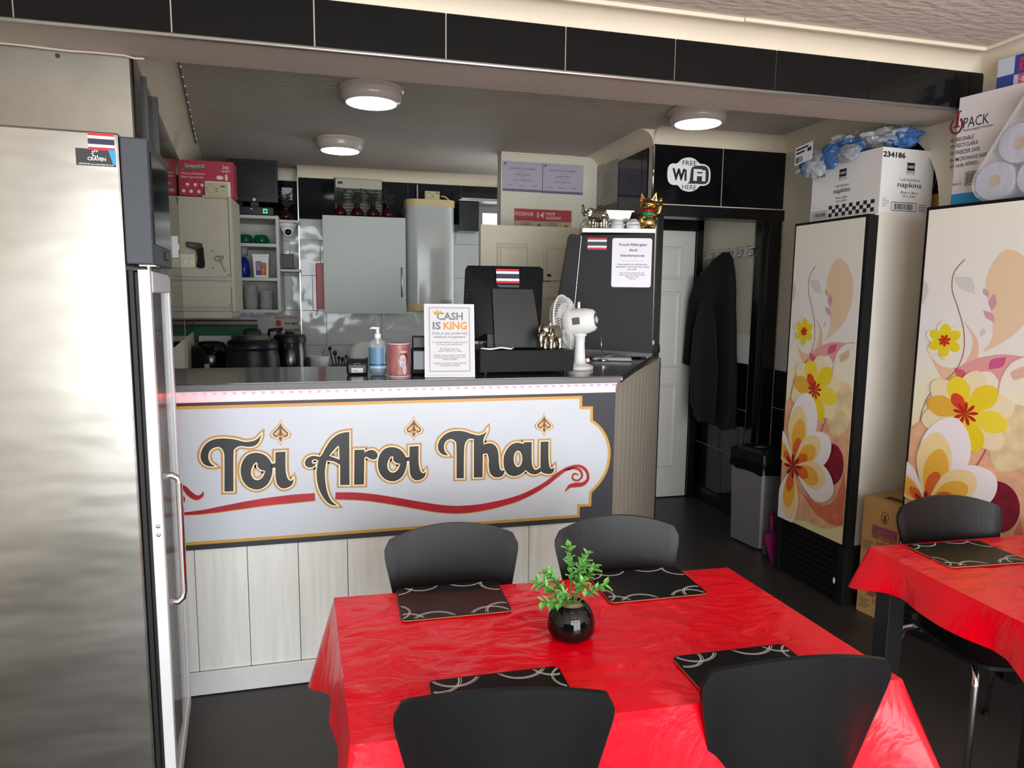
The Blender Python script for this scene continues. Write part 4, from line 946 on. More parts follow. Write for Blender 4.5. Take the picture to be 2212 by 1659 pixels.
for k, px_ in enumerate((533, 567)):
    o = thing('green_tub', ('green glazed tub on the left of the upper shelf', 'green glazed tub on the right of the upper shelf')[k], 'tub', (sx(px_, YF+.15), YF+.15, SHz[2]+.0005), 0, 'green tubs on the open shelf')
    m_g = mat('green_plastic', (14, 92, 62), .15, bump=(25, .4))
    part('bowl', B().lathe([(.042, 0), (.056, .012), (.060, .035), (.054, .06), (.045, .072), (.012, .078)], n=20, sx=.98, sy=.98), m_g, o, True)
    part('lip', B().tube([(.061*cos(2*pi*i/20), .061*sin(2*pi*i/20), .036) for i in range(20)], .003, 6, closed=True), m_g, o, True)
bgc = (sx(529, YF+.15), YF+.15, SHz[1]+.0005)
o = thing('blue_bag', 'crumpled blue plastic bag of food on the middle shelf', 'bag', bgc)
def lump(c, r, amp, sc, n=20, seed=0, flat=.0):
    b = B().ell((0, 0, 0), 1, n); 
    for v in b.bm.verts:
        d = v.co.normalized(); k = 1+amp*noise.noise(d*sc+V((seed, seed*2, 0)))+amp*.5*noise.noise(d*sc*2.7+V((0, seed, 5)))
        v.co = V((d.x*r[0]*k, d.y*r[1]*k, d.z*r[2]*k))
    zmin = min(v.co.z for v in b.bm.verts)
    for v in b.bm.verts:
        if v.co.z < zmin+flat: v.co.z = zmin+flat
    zmin = min(v.co.z for v in b.bm.verts)
    return b.move(M.Translation(V(c)-V((0, 0, zmin))))
part('bag', lump((0, 0, 0), (.040, .05, .09), .2, 2.2, 20, 3, .03), mat('blue_film', (22, 44, 150), .2, bump=(30, .7)), o, True)
part('twist', lump((0, 0, .16), (.028, .025, .05), .4, 3, 12, 5), mat('clear_film_grey', (150, 152, 160), .15, bump=(40, .8)), o, True)
o = thing('white_tub', 'white lidded tub with purple and orange label on the middle shelf', 'tub', (sx(566, YF+.12), YF+.12, SHz[1]+.0005))
part('tub', B().lathe([(.072, 0), (.076, .004), (.086, .165), (.086, .17)], n=4).move(M.Rotation(pi/4, 4, 'Z')), m_white, o)
part('lid', B().box(-.066, .066, -.066, .066, .165, .188, .006), m_white, o)
ft = Fr((o.location.x, o.location.y-.0585, o.location.z), (1, 0, 0), (0, -.06, 1))
partw('label', rect(B(), ft, -.038, .004, .02, .13, .003), mat('label_purple', (96, 66, 120), .5), o)
partw('label', rect(B(), ft, .004, .042, .02, .12, .003), mat('label_orange', (214, 120, 70), .5, var=(50, .5)), o)
tw = B(); text(tw, 'CRISPY', ft, -.017, .11, .010, .034, .02, .004)
for k in range(5): rect(tw, ft, -.034, -.002, .06+.01*k, .064+.01*k, .0036)
partw('print', tw, m_paper, o)
for k, (px_, h_, l) in enumerate(((541, 9, 'taller stack of clear plastic pots on the bottom shelf'), (574, 7, 'shorter stack of clear plastic pots on the bottom shelf'))):
    o = thing('plastic_pots', l, 'pots', (sx(px_, YF+.14), YF+.14, SHz[0]+.0005), 0, 'stacks of clear plastic pots')
    for j in range(h_):
        part('pot', B().lathe([(.046, j*.019), (.056, j*.019+.035), (.058, j*.019+.036), (.058, j*.019+.033)], n=16), mat('frosted_plastic', (206, 208, 204), .3, alpha=.8), o, True)
# recorder and monitor on the shelf unit
zt_ = SHz[3]+.0005
o = thing('video_recorder', 'black video recorder with green lights on the shelf unit', 'recorder', (sx(553), YF+.14, zt_))
wd_ = sx(594)-sx(510)
part('case', B().box(-wd_/2, wd_/2, -.13, .13, .004, .064, .003), m_blackp, o)
part('foot', B().box(-wd_/2+.02, wd_/2-.02, -.11, .11, 0, .005), m_rubber, o)
m_gl = mat('green_led', (60, 220, 90), .4, emit=((60, 255, 100), 5)); gl = B()
for i in range(3):
    for j in range(3):
        if (i, j) != (1, 1): gl.box(wd_*.24+i*.012, wd_*.24+i*.012+.006, -.1325, -.13, .018+j*.013, .024+j*.013)
part('green_lights', gl, m_gl, o); part('blue_light', B().box(-.022, -.014, -.1325, -.13, .045, .050), mat('blue_led', (70, 70, 230), .4, emit=((70, 70, 255), 6)), o)
x0, x1, z0, z1 = R_(496, 346, 598, 431, YF+.1)
zm = zt_+.0645
o = thing('monitor', 'black flat monitor with a round white logo on the recorder', 'monitor', ((x0+x1)/2, YF+.16, zm))
w2 = (x1-x0)/2; hz_ = min(z1, 2.655)-zm
part('bezel', B().box(-w2, w2, -.045, -.012, .05, hz_, .004), m_blackp, o)
part('screen', B().box(-w2+.018, w2-.018, -.047, -.045, .085, hz_-.018), mat('monitor_screen', (34, 35, 37), .25), o)
part('logo', B().cyl((0, -.0455, .068), (0, -.048, .068), .012, n=16), mat('logo_white', (225, 225, 220), .3), o)
part('stand', B().box(-.03, .03, -.02, .01, 0, .06).box(-.10, .10, -.06, .06, 0, .008, .003), m_blackp, o)
tag(mk('socket_plate', B().box(*[onY(609, 430, YB+.189).x, onY(632, 430, YB+.189).x], YB+.178, YB+.189, onY(609, 432, YB+.189).z, onY(609, 405, YB+.189).z, .003), m_wlam), 'white socket plate on the black tiles behind the small vase', 'socket')
# narrow side shelf with camera and box
x0, x1, z0, z1 = R_(601, 476, 646, 586, YF+.1)
ns = thing('narrow_shelf', 'narrow white shelf between the shelf unit and tiled corner', 'shelf', ((x0+x1)/2, YF+.2, z0))
partw('shelf', B().box(x0+.012, x1, YF+.1, YB+.188, z1-.018, z1), m_wlam, ns); partw('shelf', B().box(x0+.012, x1, YF+.1, YB+.188, z0, z0+.018), m_wlam, ns)
cc = ((x0+x1)/2-.01, YF+.20, z1-.0185)
o = thing('dome_camera', 'white dome security camera under the narrow shelf', 'camera', cc)
part('base', B().lathe([(.066, 0), (.070, -.006), (.066, -.026), (.058, -.03)], n=24), m_white, o, 40)
part('dome', B().lathe([(.056, -.03), (.052, -.055), (.036, -.082), (.012, -.095), (0, -.096)], n=24), m_white, o, True)
part('lens', B().ell((.006, -.042, -.072), (.026, .022, .026), 12), m_scr, o, True)
part('lens_ring', B().tube([V((.006+.03*cos(2*pi*i/20), -.046, -.072+.03*sin(2*pi*i/20))) for i in range(20)], .005, 6, closed=True), m_white, o, True)
part('cable', B().tube([(-.05, 0, -.01), (-.062, .02, -.10), (-.060, .03, -.30)], .004, 6), m_blackp, o, True)
o = thing('router', 'small black router box on the narrow shelf', 'router', ((x0+x1)/2-.02, YF+.2, z0+.0185))
part('case', B().box(-.055, .050, -.03, .03, .006, .125, .004), m_blackp, o); part('foot', B().box(-.06, .07, -.035, .035, 0, .008, .002), m_mblk, o)
part('logo', B().cyl((0, -.0305, .10), (0, -.032, .10), .004, n=10), m_txt, o)
# cutting board chart
f = XZ(YB+.187); u0_, v0_ = f.px(592, 712); u1_, v1_ = f.px(644, 680)
o = thing('cutting_board_chart', 'small colour coded cutting boards chart on the tiles', 'poster', f.p((u0_+u1_)/2, v0_-.1, .001))
partw('sheet', rect(B(), f, u0_, u1_, v0_-.12, v1_, .001), mat('chart_paper', (206, 200, 188), .5), o)
tb = B(); text(tb, 'COLOUR CODED CUTTING BOARDS', f, (u0_+u1_)/2, v1_-.035, .018, (u1_-u0_)*.92, .02, .002)
rect(tb, f, u0_+.02, u0_+.06, v1_-.10, v1_-.05, .002); partw('print', tb, m_fred, o)
tb = B(); text(tb, 'RAW MEAT', f, u0_+.15, v1_-.088, .022, .12, .03, .002); text(tb, 'RAW FISH', f, u0_+.15, v1_-.145, .022, .12, .03, .002); partw('print', tb, m_dtxt, o)
tb = B(); rect(tb, f, u0_+.02, u0_+.06, v1_-.17, v1_-.12, .002); partw('print', tb, m_fblue, o)
# boards leaning behind the cookers
cols = [('cutting_board', 'blue', (40, 44, 110)), ('cutting_board', 'yellow', (196, 160, 60)), ('cutting_board', 'white', (170, 164, 150)), ('cutting_board', 'brown', (84, 56, 44)), ('cutting_board', 'green', (16, 96, 56))]
for k, (n_, c, rgb) in enumerate(cols):
    yk = 6.22-k*.025; zt_ = onY(490, 691+k*3.2, yk).z
    xa, xb = onY(424-k*2, 700, yk).x, onY(557, 700, yk).x
    b = B().box(xa, xb, yk-.009, yk, .9006, zt_, .004)
    o = tag(mk(n_, b, mat('board_'+c, rgb, .5), None), c+' plastic cutting board standing behind the black cookers', 'cutting board', 'cutting boards behind the cookers')
o = tag(mk('chopping_board', B().box(onY(430, 740, 5.98).x, onY(500, 740, 5.98).x, 5.97, 5.98, .9006, onY(450, 725, 5.98).z, .004), mat('board_pale', (200, 200, 190), .5)), 'pale board standing just behind the rice cooker', 'cutting board')
# rice cooker, soup kettle, urn
m_gblk = mat('gloss_black_enamel', (17, 17, 21), .12)
def onB(px_, Y): q_ = onY(px_, 790, Y); return (q_.x, Y, .9006)
o = thing('rice_cooker', 'glossy black rounded rice cooker behind the counter', 'cooker', onB(455, 5.78))
part('body', B().lathe([(.13, .01), (.150, .03), (.158, .12), (.155, .22), (.140, .28), (.10, .325), (.05, .335), (0, .336)], n=32), m_gblk, o, True)
part('foot', B().lathe([(.12, 0), (.12, .012)], n=20), m_rubber, o); part('control_panel', B().box(-.045, .045, -.163, -.14, .015, .10, .01), mat('panel_cream', (196, 188, 166), .4), o)
part('latch', B().box(-.02, .02, -.165, -.145, .13, .175, .005), m_alu, o)
part('lid_button', B().box(-.03, .03, -.12, -.07, .30, .318, .006), m_blackp, o)
o = thing('soup_kettle', 'large black soup kettle with steel lid', 'soup kettle', onB(548, 5.55))
part('body', B().lathe([(.185, 0), (.195, .01), (.190, .03), (.20, .10), (.19, .22), (.178, .28), (.182, .30)], n=40), mat('textured_black', (24, 24, 28), .32, bump=(300, .12)), o, 50)
part('collar', B().lathe([(.182, .285), (.186, .30), (.178, .345), (.150, .362), (.145, .35)], n=40), m_blackp, o, True)
part('lid', B().lathe([(.150, .355), (.125, .360), (.115, .385), (.09, .396), (0, .400)], n=40), m_steel2, o, True)
part('lid_handle', B().tube([(-.055, 0, .395), (-.05, 0, .425), (.0, 0, .435), (.05, 0, .425), (.055, 0, .395)], .012, 8), m_blackp, o, True)
o = thing('water_urn', 'steel water urn with black lid beside the soup kettle', 'urn', onB(628, 5.75))
part('body', B().lathe([(.115, .02), (.12, .03), (.12, .33), (.115, .335)], n=32), mat('urn_steel', (92, 92, 96), .2, 1), o, 50)
part('base', B().lathe([(.118, 0), (.122, .006), (.122, .04)], n=32), m_blackp, o, 40)
part('lid', B().lathe([(.124, .325), (.124, .36), (.112, .385), (.04, .392), (.03, .41), (.0, .412)], n=32), m_blackp, o, 40)
part('side_grip', B().box(.115, .150, -.03, .03, .10, .20, .008), m_blackp, o); part('carry_handle', B().tube([(-.12, -.02, .30), (-.16, -.02, .36), (-.15, -.02, .42), (-.05, -.03, .43)], .014, 8), m_blackp, o, True)
# bowl with jug, utensils, plate
o = thing('mixing_bowl', 'white bowl nested in a steel bowl with a pale spoon', 'bowl', onB(688, 5.93))
part('steel_bowl', B().lathe([(.05, 0), (.08, .07), (.092, .11), (.089, .11), (.07, .06), (.04, .01)], n=28), m_steel2, o, True)
part('white_bowl', B().lathe([(.06, .10), (.082, .12), (.088, .20), (.084, .20), (.075, .12)], n=28), m_white, o, True)
part('spoon', B().tube([(.02, 0, .14), (.06, .01, .24), (.085, .015, .295)], [.012, .009, .012], 8), mat('spoon_grey', (190, 190, 186), .4), o, True)
o = thing('utensil_tray', 'black tray of ladles and spoons behind the counter', 'tray', onB(732, 5.93))
part('tray', B().box(-.075, .09, -.06, .06, 0, .12, .006), m_blackp, o)
for k, (x_, z_, r) in enumerate(((-.07, .25, .016), (-.03, .21, .018), (.0, .17, .014), (.03, .16, .016), (.06, .18, .012))):
    part('utensil', B().tube([(x_*.5, 0, .06), (x_, .01, z_)], .005, 6).ell((x_, .01, z_+.01), (r, .006, r*1.1), 8), m_blackp, o, True)
for k in range(3): part('shaker', B().lathe([(.012, .09), (.014, .16), (.010, .178), (0, .18)], (.055+.026*k, -.03, 0), 12), m_steel2, o, True)
o = thing('dinner_plate', 'white plate propped upright behind the sanitiser', 'plate', onB(786, 5.93))
part('plate', B().lathe([(0, .0), (.055, .002), (.075, .012), (.115, .018), (.113, .023), (.074, .017), (0, .007)], n=40).move(M.Translation((0, .03, .20)) @ M.Rotation(radians(78), 4, 'X')), m_white, o, True)
part('rest', B().box(-.06, .06, .02, .08, 0, .09, .004), m_blackp, o)
# red slim box
x0, x1, z0, z1 = R_(684, 569, 703, 668, 6.05)
o = thing('red_wall_box', 'slim red box hung beside the white wall cupboard', 'box', ((x0+x1)/2, 6.1, z0))
partw('case', B().box(x0, x1-.004, 6.05, YB-.011, z0, z1, .006), mat('red_enamel', (176, 22, 36), .35), o)
partw('cord', B().tube([(x0+.004, 6.04, z0), (x0+.002, 6.04, z0-.03), (x0-.006, 6.04, z0-.05)], .003, 6), m_blackp, o, True)
# white wall cupboard with vases
YP = 5.92
x0, x1, z0, z1 = R_(701, 471, 876, 677, YP)
o = thing('wall_cupboard', 'white kitchen wall cupboard with a bar handle', 'cupboard', ((x0+x1)/2, 6.05, z0))
partw('carcass', B().box(x0+.006, x1-.006, YP+.02, YB-.011, z0+.006, z1-.006), m_wlam, o)
dr = partw('door', B().box(x0, x1, YP, YP+.019, z0, z1, .0015), mat('cupboard_door_white', (186, 192, 187), .35), o)
h0, h1 = onY(868, 578, YP-.03), onY(868, 642, YP-.03)
partw('handle', B().tube([(h0.x, YP-.03, h0.z), (h0.x, YP-.03, h1.z)], .006, 8).tube([(h0.x, YP-.03, h0.z-.03), (h0.x, YP, h0.z-.03)], .004, 6).tube([(h0.x, YP-.03, h1.z+.03), (h0.x, YP, h1.z+.03)], .004, 6), m_alu, dr, True)
m_vase = mat('dark_red_glass', (54, 8, 17), .12); m_fol = mat('dusty_green_leaf', (60, 66, 54), .7)
va = thing('red_vase', '', 'vase')
part('vase', B().lathe([(.030, 0), (.048, .012), (.055, .035), (.045, .06), (.022, .082), (.018, .10), (.024, .112), (.020, .11)], n=20), m_vase, va, True)
fo = B(); rd = random.Random(4)
for k in range(16):
    a = rd.uniform(0, 2*pi); r = rd.uniform(.02, .062); h_ = rd.uniform(.14, .24); e = V((r*cos(a), r*sin(a), h_))
    fo.tube([(0, 0, .10), (e.x*.4, e.y*.4, .10+(h_-.1)*.6), tuple(e)], .002, 4)
    for j in range(6):
        c = V((e.x*(.4+.12*j), e.y*(.4+.12*j), .10+(h_-.1)*(.5+.09*j)))+V((rd.uniform(-.012, .012), rd.uniform(-.012, .012), rd.uniform(-.01, .01)))
        fo.ell(c, (.013, .009, .004), 4, M.Rotation(rd.uniform(0, 3), 4, 'Z') @ M.Rotation(rd.uniform(-.8, .8), 4, 'X'))
part('foliage', fo, m_fol, va)
zv = z1+.0005
for k, (px_, Y, z_, l) in enumerate(((735, 6.07, zv, 'leftmost red vase of dried leaves on the white wall cupboard'), (772, 6.06, zv, 'second red vase from the left on the white wall cupboard'), (806, 6.06, zv, 'third red vase from the left on the white wall cupboard'), (838, 6.07, zv, 'rightmost red vase on the white wall cupboard, by the heater'), (618, YF+.2, None, 'red vase of dark leaves standing beside the monitor'))):
    if z_ is None: z_ = R_(601, 476, 646, 586, YF+.1)[3]+.0005
    place(va, k == 0, (onY(px_, 470, Y).x, Y, z_), k*1.3, l, 'red vases of dried leaves')
# fan heater on the wall
x0, x1, z0, z1 = R_(723, 389, 826, 472, 6.18)
o = thing('wall_heater', 'white slatted fan heater mounted above the cupboard', 'heater', ((x0+x1)/2, 6.2, z0))
partw('case', B().box(x0, x1, 6.18, YB-.011, z0-.02, z1, .006), mat('heater_dark', (62, 58, 54), .5), o)
partw('front_panel', B().box(x0+.012, x1-.006, 6.166, 6.182, z1-.085, z1-.004, .004), mat('heater_cream', (196, 186, 170), .4), o)
for k in range(9): partw('slat', B().box(x0+.014, x1-.01, 6.170, 6.18, z1-.115-k*.026, z1-.105-k*.026, .001), mat('heater_grey', (120, 114, 106), .5), o)
f = XZ(6.166); partw('badge', rect(B(), f, x0+.03, x0+.07, z1-.05, z1-.03, .001), m_dtxt, o)
# water heater
x0, x1, z0, z1 = R_(879, 433, 986, 671, 5.95)
o = thing('water_heater', 'tall white water heater with cream end caps', 'water heater', ((x0+x1)/2, 6.08, z0))
def rrect(xa, xb, ya, yb, r, n=6):
    out = []
    for cx_, cy_, a0 in ((xb-r, ya+r, -pi/2), (xb-r, yb-.01, 0), (xa+.01, yb-.01, pi/2), (xa+r, ya+r, pi)):
        rr = r if cy_ == ya+r else .01
        out += [(cx_+rr*cos(a0+k*pi/2/n), cy_+rr*sin(a0+k*pi/2/n)) for k in range(n+1)]
    return out
partw('cylinder', B().prism(rrect(x0+.006, x1-.006, 5.95, YB-.011, .10), fz, z0+.05, z1-.05), mat('heater_white', (190, 194, 192), .12, bump=(6, .06)), o, 50)
m_yc = mat('aged_cream_plastic', (206, 186, 132), .4)
partw('top_cap', B().prism(rrect(x0, x1, 5.944, YB-.011, .10), fz, z1-.055, z1), m_yc, o, 50)
partw('bottom_cap', B().prism(rrect(x0, x1, 5.944, YB-.011, .10), fz, z0, z0+.055), m_yc, o, 50)
f = XZ(5.95); tb = B(); text(tb, 'HEATRAE SADIA', f, x1-.085, z0+.085, .010, .10, .02, .002); text(tb, 'SUPREME', f, x1-.085, z0+.066, .012, .10, .03, .002); partw('print', tb, mat('brown_print', (120, 70, 50), .5), o)
hx1, hz1 = x1, z1
alarm('beige gas alarm standing on top of the water heater', 918, 414, 950, 432, 6.0, hz1+.0005)
tag(bpy.data.objects['gas_alarm.001'], 'beige gas alarm standing on top of the water heater', 'alarm', 'beige gas alarms')
xx = x1-.02
tag(mk('heater_pipe', B().tube([(xx-.09, 6.1, hz1+.05), (xx-.05, 6.1, hz1+.045), (xx-.02, 6.1, hz1+.02), (xx-.01, 6.1, hz1+.0055)], .007, 8).tube([(x0+.12, 6.17, hz1+.006), (x0+.12, 6.17, 2.55)], .006, 8), mat('pipe_cream', (206, 188, 164), .5), None, True), 'cream pipe rising behind the water heater', 'pipe')
# dark cabinet by the window
x0, x1, z0, z1 = R_(990, 436, 1035, 498, 6.0)
o = thing('dark_wall_box', 'dark glossy box mounted by the kitchen window', 'box', ((x0+x1)/2, 6.1, z0))
partw('case', B().box(x0+.006, x1, 6.0, YB-.011, z0, z1, .003), mat('dark_slate_box', (34, 37, 44), .2), o)
partw('shelf_lip', B().box(x0+.006, x1+.18, 5.99, YB-.011, z1+.004, z1+.012), m_alu, o)
# staff plate on the cream door
f = XZ(4.6); u0_, v0_ = f.px(1150, 608); u1_, v1_ = f.px(1190, 592)
o = thing('door_plate', 'small black plate on the cream door beside the till', 'sign', f.p((u0_+u1_)/2, v0_, .001))
partw('plate', B().prism([(u0_, v0_), (u1_, v0_), (u1_, v1_), (u0_, v1_)], f, .0005, .004), m_blackp, o)
partw('print', text(B(), 'y', f, u1_-.022, v0_+.018, .030, None, .01, .0046), m_paper, o)
# ------------------------------------------------------------------ posters
f = XZ(YH-.0005)
for k, (a, b, c, d, nm, l) in enumerate((((1085, 347), (1171, 352), (1172, 417), (1085, 413), 'Craig Smith', 'certificate in a plastic sleeve, the left of the pair above the allergen poster'), ((1172, 352), (1260, 357), (1259, 422), (1173, 417), 'Kanthima Wilson', 'certificate in a plastic sleeve, the right of the pair above the allergen poster'))):
    u0_, v1_ = f.px(*a); u1_, v0_ = f.px(*c); w_ = u1_-u0_; h_ = v1_-v0_
    o = thing('certificate', l, 'certificate', f.p((u0_+u1_)/2, v0_, .001), 0, 'certificates on the cream wall')
    partw('sheet', B().prism([(u0_, v0_), (u1_, v0_), (u1_, v1_), (u0_, v1_)], f, .0005, .002), mat('certificate_paper', (186, 180, 196), .15, bump=(7, .3)), o)
    partw('band', rect(B(), f, u0_+.003, u1_-.003, v0_+.003, v0_+h_*.09, .0028), mat('certificate_mauve', (104, 96, 124), .4), o)
    tb = B(); cu = (u0_+u1_)/2
    for s_, v_, hh, ww in (('CERTIFICATE OF ACHIEVEMENT', .74, .013, .66), (nm, .55, .014, .36), ('FOOD HYGIENE LEVEL 2', .37, .010, .44), ('awarded to', .66, .006, .14), ('completed', .48, .006, .12)): text(tb, s_, f, cu, v0_+h_*v_, hh, ww*w_, .01, .003)
    for k2 in range(3): rect(tb, f, u0_+w_*(.10+.3*k2), u0_+w_*(.26+.3*k2), v0_+h_*.20, v0_+h_*.215, .003)
    disc(tb, f, u0_+w_*.07, v1_-h_*.08, .010, .003)
    partw('print', tb, mat('certificate_print', (112, 106, 124), .5), o)
u0_, v1_ = f.px(1111, 450); u1_, v0_ = f.px(1234, 487); w_ = u1_-u0_
o = thing('allergen_poster', 'red topped poster reading 14 MAJOR ALLERGENS', 'poster', f.p((u0_+u1_)/2, v0_-.35, .001))
partw('sheet', rect(B(), f, u0_, u1_, v0_-.35, v1_, .001), mat('poster_tan', (190, 168, 130), .5), o)
partw('red_band', rect(B(), f, u0_, u1_, v1_-.088, v1_, .0016), mat('poster_red', (172, 56, 58), .5), o)
tb = B(); text(tb, 'FOODHUB', f, u0_+w_*.17, v1_-.05, .026, w_*.31, .02, .0024); text(tb, '14', f, u0_+w_*.455, v1_-.062, .040, w_*.12, .03, .0024); text(tb, 'MAJOR', f, u0_+w_*.54, v1_-.040, .020, w_*.17, .02, .0024, 'l'); text(tb, 'ALLERGENS', f, u0_+w_*.54, v1_-.070, .020, w_*.27, .02, .0024, 'l')
partw('print', tb, mat('poster_cream_print', (226, 196, 184), .5), o)
tb = B()
for u_ in (.12, .6):
    for j in range(3): rect(tb, f, u0_+w_*u_, u0_+w_*(u_+.16), v1_-.105-.012*j, v1_-.101-.012*j, .0024)
    disc(tb, f, u0_+w_*(u_+.31), v1_-.12, .012, .0024)
partw('print', tb, m_brown, o)
f = Fr((XS-.0105, 0, 0), (0, -1, 0), (0, 0, 1))
for k, (pts, l) in enumerate((((1275, 367, 1300, 448), 'typed letter pinned on the black tiles, the one nearer the corner'), ((1302, 358, 1333, 440), 'typed letter pinned on the black tiles, the one nearer the doorway'))):
    u0_, v1_ = f.px(pts[0], pts[1]); u1_, v0_ = f.px(pts[2], pts[3]); w_ = u1_-u0_; h_ = .30
    o = thing('letter_sheet', l, 'letter', f.p((u0_+u1_)/2, v1_-h_, .001), 0, 'letters pinned on the black tiles')
    partw('sheet', B().prism([(u0_, v1_-h_), (u1_, v1_-h_), (u1_, v1_), (u0_, v1_)], f, .0005, .0016), mat('letter_paper', (176, 168, 156), .5), o)
    tb = B(); rd = random.Random(k)
    for j in range(10): rect(tb, f, u0_+w_*.12, u0_+w_*rd.uniform(.4, .9), v1_-.07-.02*j, v1_-.064-.02*j, .0024)
    disc(tb, f, u0_+w_*.65, v1_-.04, .012, .0024)
    partw('print', tb, m_txt, o)
# free wifi sticker
f = XZ(YD-.0122)
W_ = lambda x, y: f.px(1390+x*.24105, 240+y*.24105)
o = thing('wifi_sticker', 'white sticker reading FREE WiFi HERE on black tile', 'sticker', f.p(*W_(405, 720), .001))
cl = smoothpath([W_(x, y) for x, y in ((405, 415), (460, 430), (505, 470), (550, 478), (590, 510), (600, 570), (590, 640), (550, 668), (505, 672), (470, 705), (410, 722), (345, 705), (305, 665), (255, 660), (222, 630), (213, 570), (222, 500), (255, 470), (300, 468), (345, 430))], True, 5)
partw('cloud', B().prism(cl, f, .0004, .0010), m_fwhite, o)
partw('dark_half', B().prism(smoothpath([W_(*p[:2])+tuple(p[2:]) for p in ((392, 650, 1), (412, 625), (420, 560), (432, 510), (470, 492), (545, 492), (578, 520), (585, 575), (575, 635), (540, 655), (470, 652))], True, 5), f, .0010, .0014), m_sblack, o)
tb = B(); ls_ = .24105*YD/1500/.97
def wt(b, s, x0, x1, yb, h, bold): a, v = W_(x0, yb); c, _ = W_(x1, yb); text(b, s, f, (a+c)/2, v, h*ls_*1.02, c-a, bold, .002)
wt(tb, 'FREE', 348, 474, 483, 42, 0); wt(tb, 'HERE', 345, 470, 700, 42, 0); wt(tb, 'Wi', 255, 385, 612, 95, .045); partw('print', tb, m_blackp, o)
tb = B(); wt(tb, 'Fi', 445, 555, 618, 95, .045); partw('print', tb, m_fwhite, o)
# ------------------------------------------------------------------ patterned fridges on the right
m_fcream = mat('fridge_cream_side', (222, 216, 204), .4, var=(3, .06))
def hgt(P, x, y):
    d = ray(x, y); n = V((d.x, d.y)); t = n.dot(V((P[0], P[1])))/n.length_squared; return CP.z+d.z*t
GB = {}
def bgmat():
    m = bpy.data.materials.new('flower_print_ground'); m.use_nodes = True; nt = m.node_tree; b = nt.nodes['Principled BSDF']; b.inputs['Roughness'].default_value = .3
    tc = nt.nodes.new('ShaderNodeTexCoord'); sp = nt.nodes.new('ShaderNodeSeparateXYZ'); mr = nt.nodes.new('ShaderNodeMapRange'); r = nt.nodes.new('ShaderNodeValToRGB')
    nt.links.new(tc.outputs['Object'], sp.inputs[0]); nt.links.new(sp.outputs['Z'], mr.inputs[0]); mr.inputs[1].default_value = .3; mr.inputs[2].default_value = 2.0
    nt.links.new(mr.outputs[0], r.inputs[0]); nt.links.new(r.outputs[0], b.inputs['Base Color'])
    e = r.color_ramp.elements; e[0].color = lin((232, 222, 172))+(1,); e[1].color = lin((234, 228, 216))+(1,)
    for p_, c in ((.25, (238, 214, 186)), (.5, (240, 230, 198)), (.68, (232, 226, 226))):
        q_ = e.new(p_); q_.color = lin(c)+(1,)
    return m
m_fbg = bgmat()
O1, O1n = V((2.53, 3.475, 0)), V((2.557, 2.953, 0))
F1 = Fr(O1, O1n-O1, (0, 0, 1)); W1 = (O1n-O1).length
a2 = radians(12); F2 = Fr((2.63, 2.672, 0), (sin(a2), -cos(a2), 0), (0, 0, 1)); W2 = .545
z7 = lambda x, y: F1.px(1660+x*.25321, 440+y*.25321)
z8 = lambda x, y: F1.px(1660+x*.30131, 850+y*.30131)
u0p, v1p = F1.px(1713, 486); u1p, v0p = F1.px(1823, 1176)
u0p = .012; u1p = W1-.012
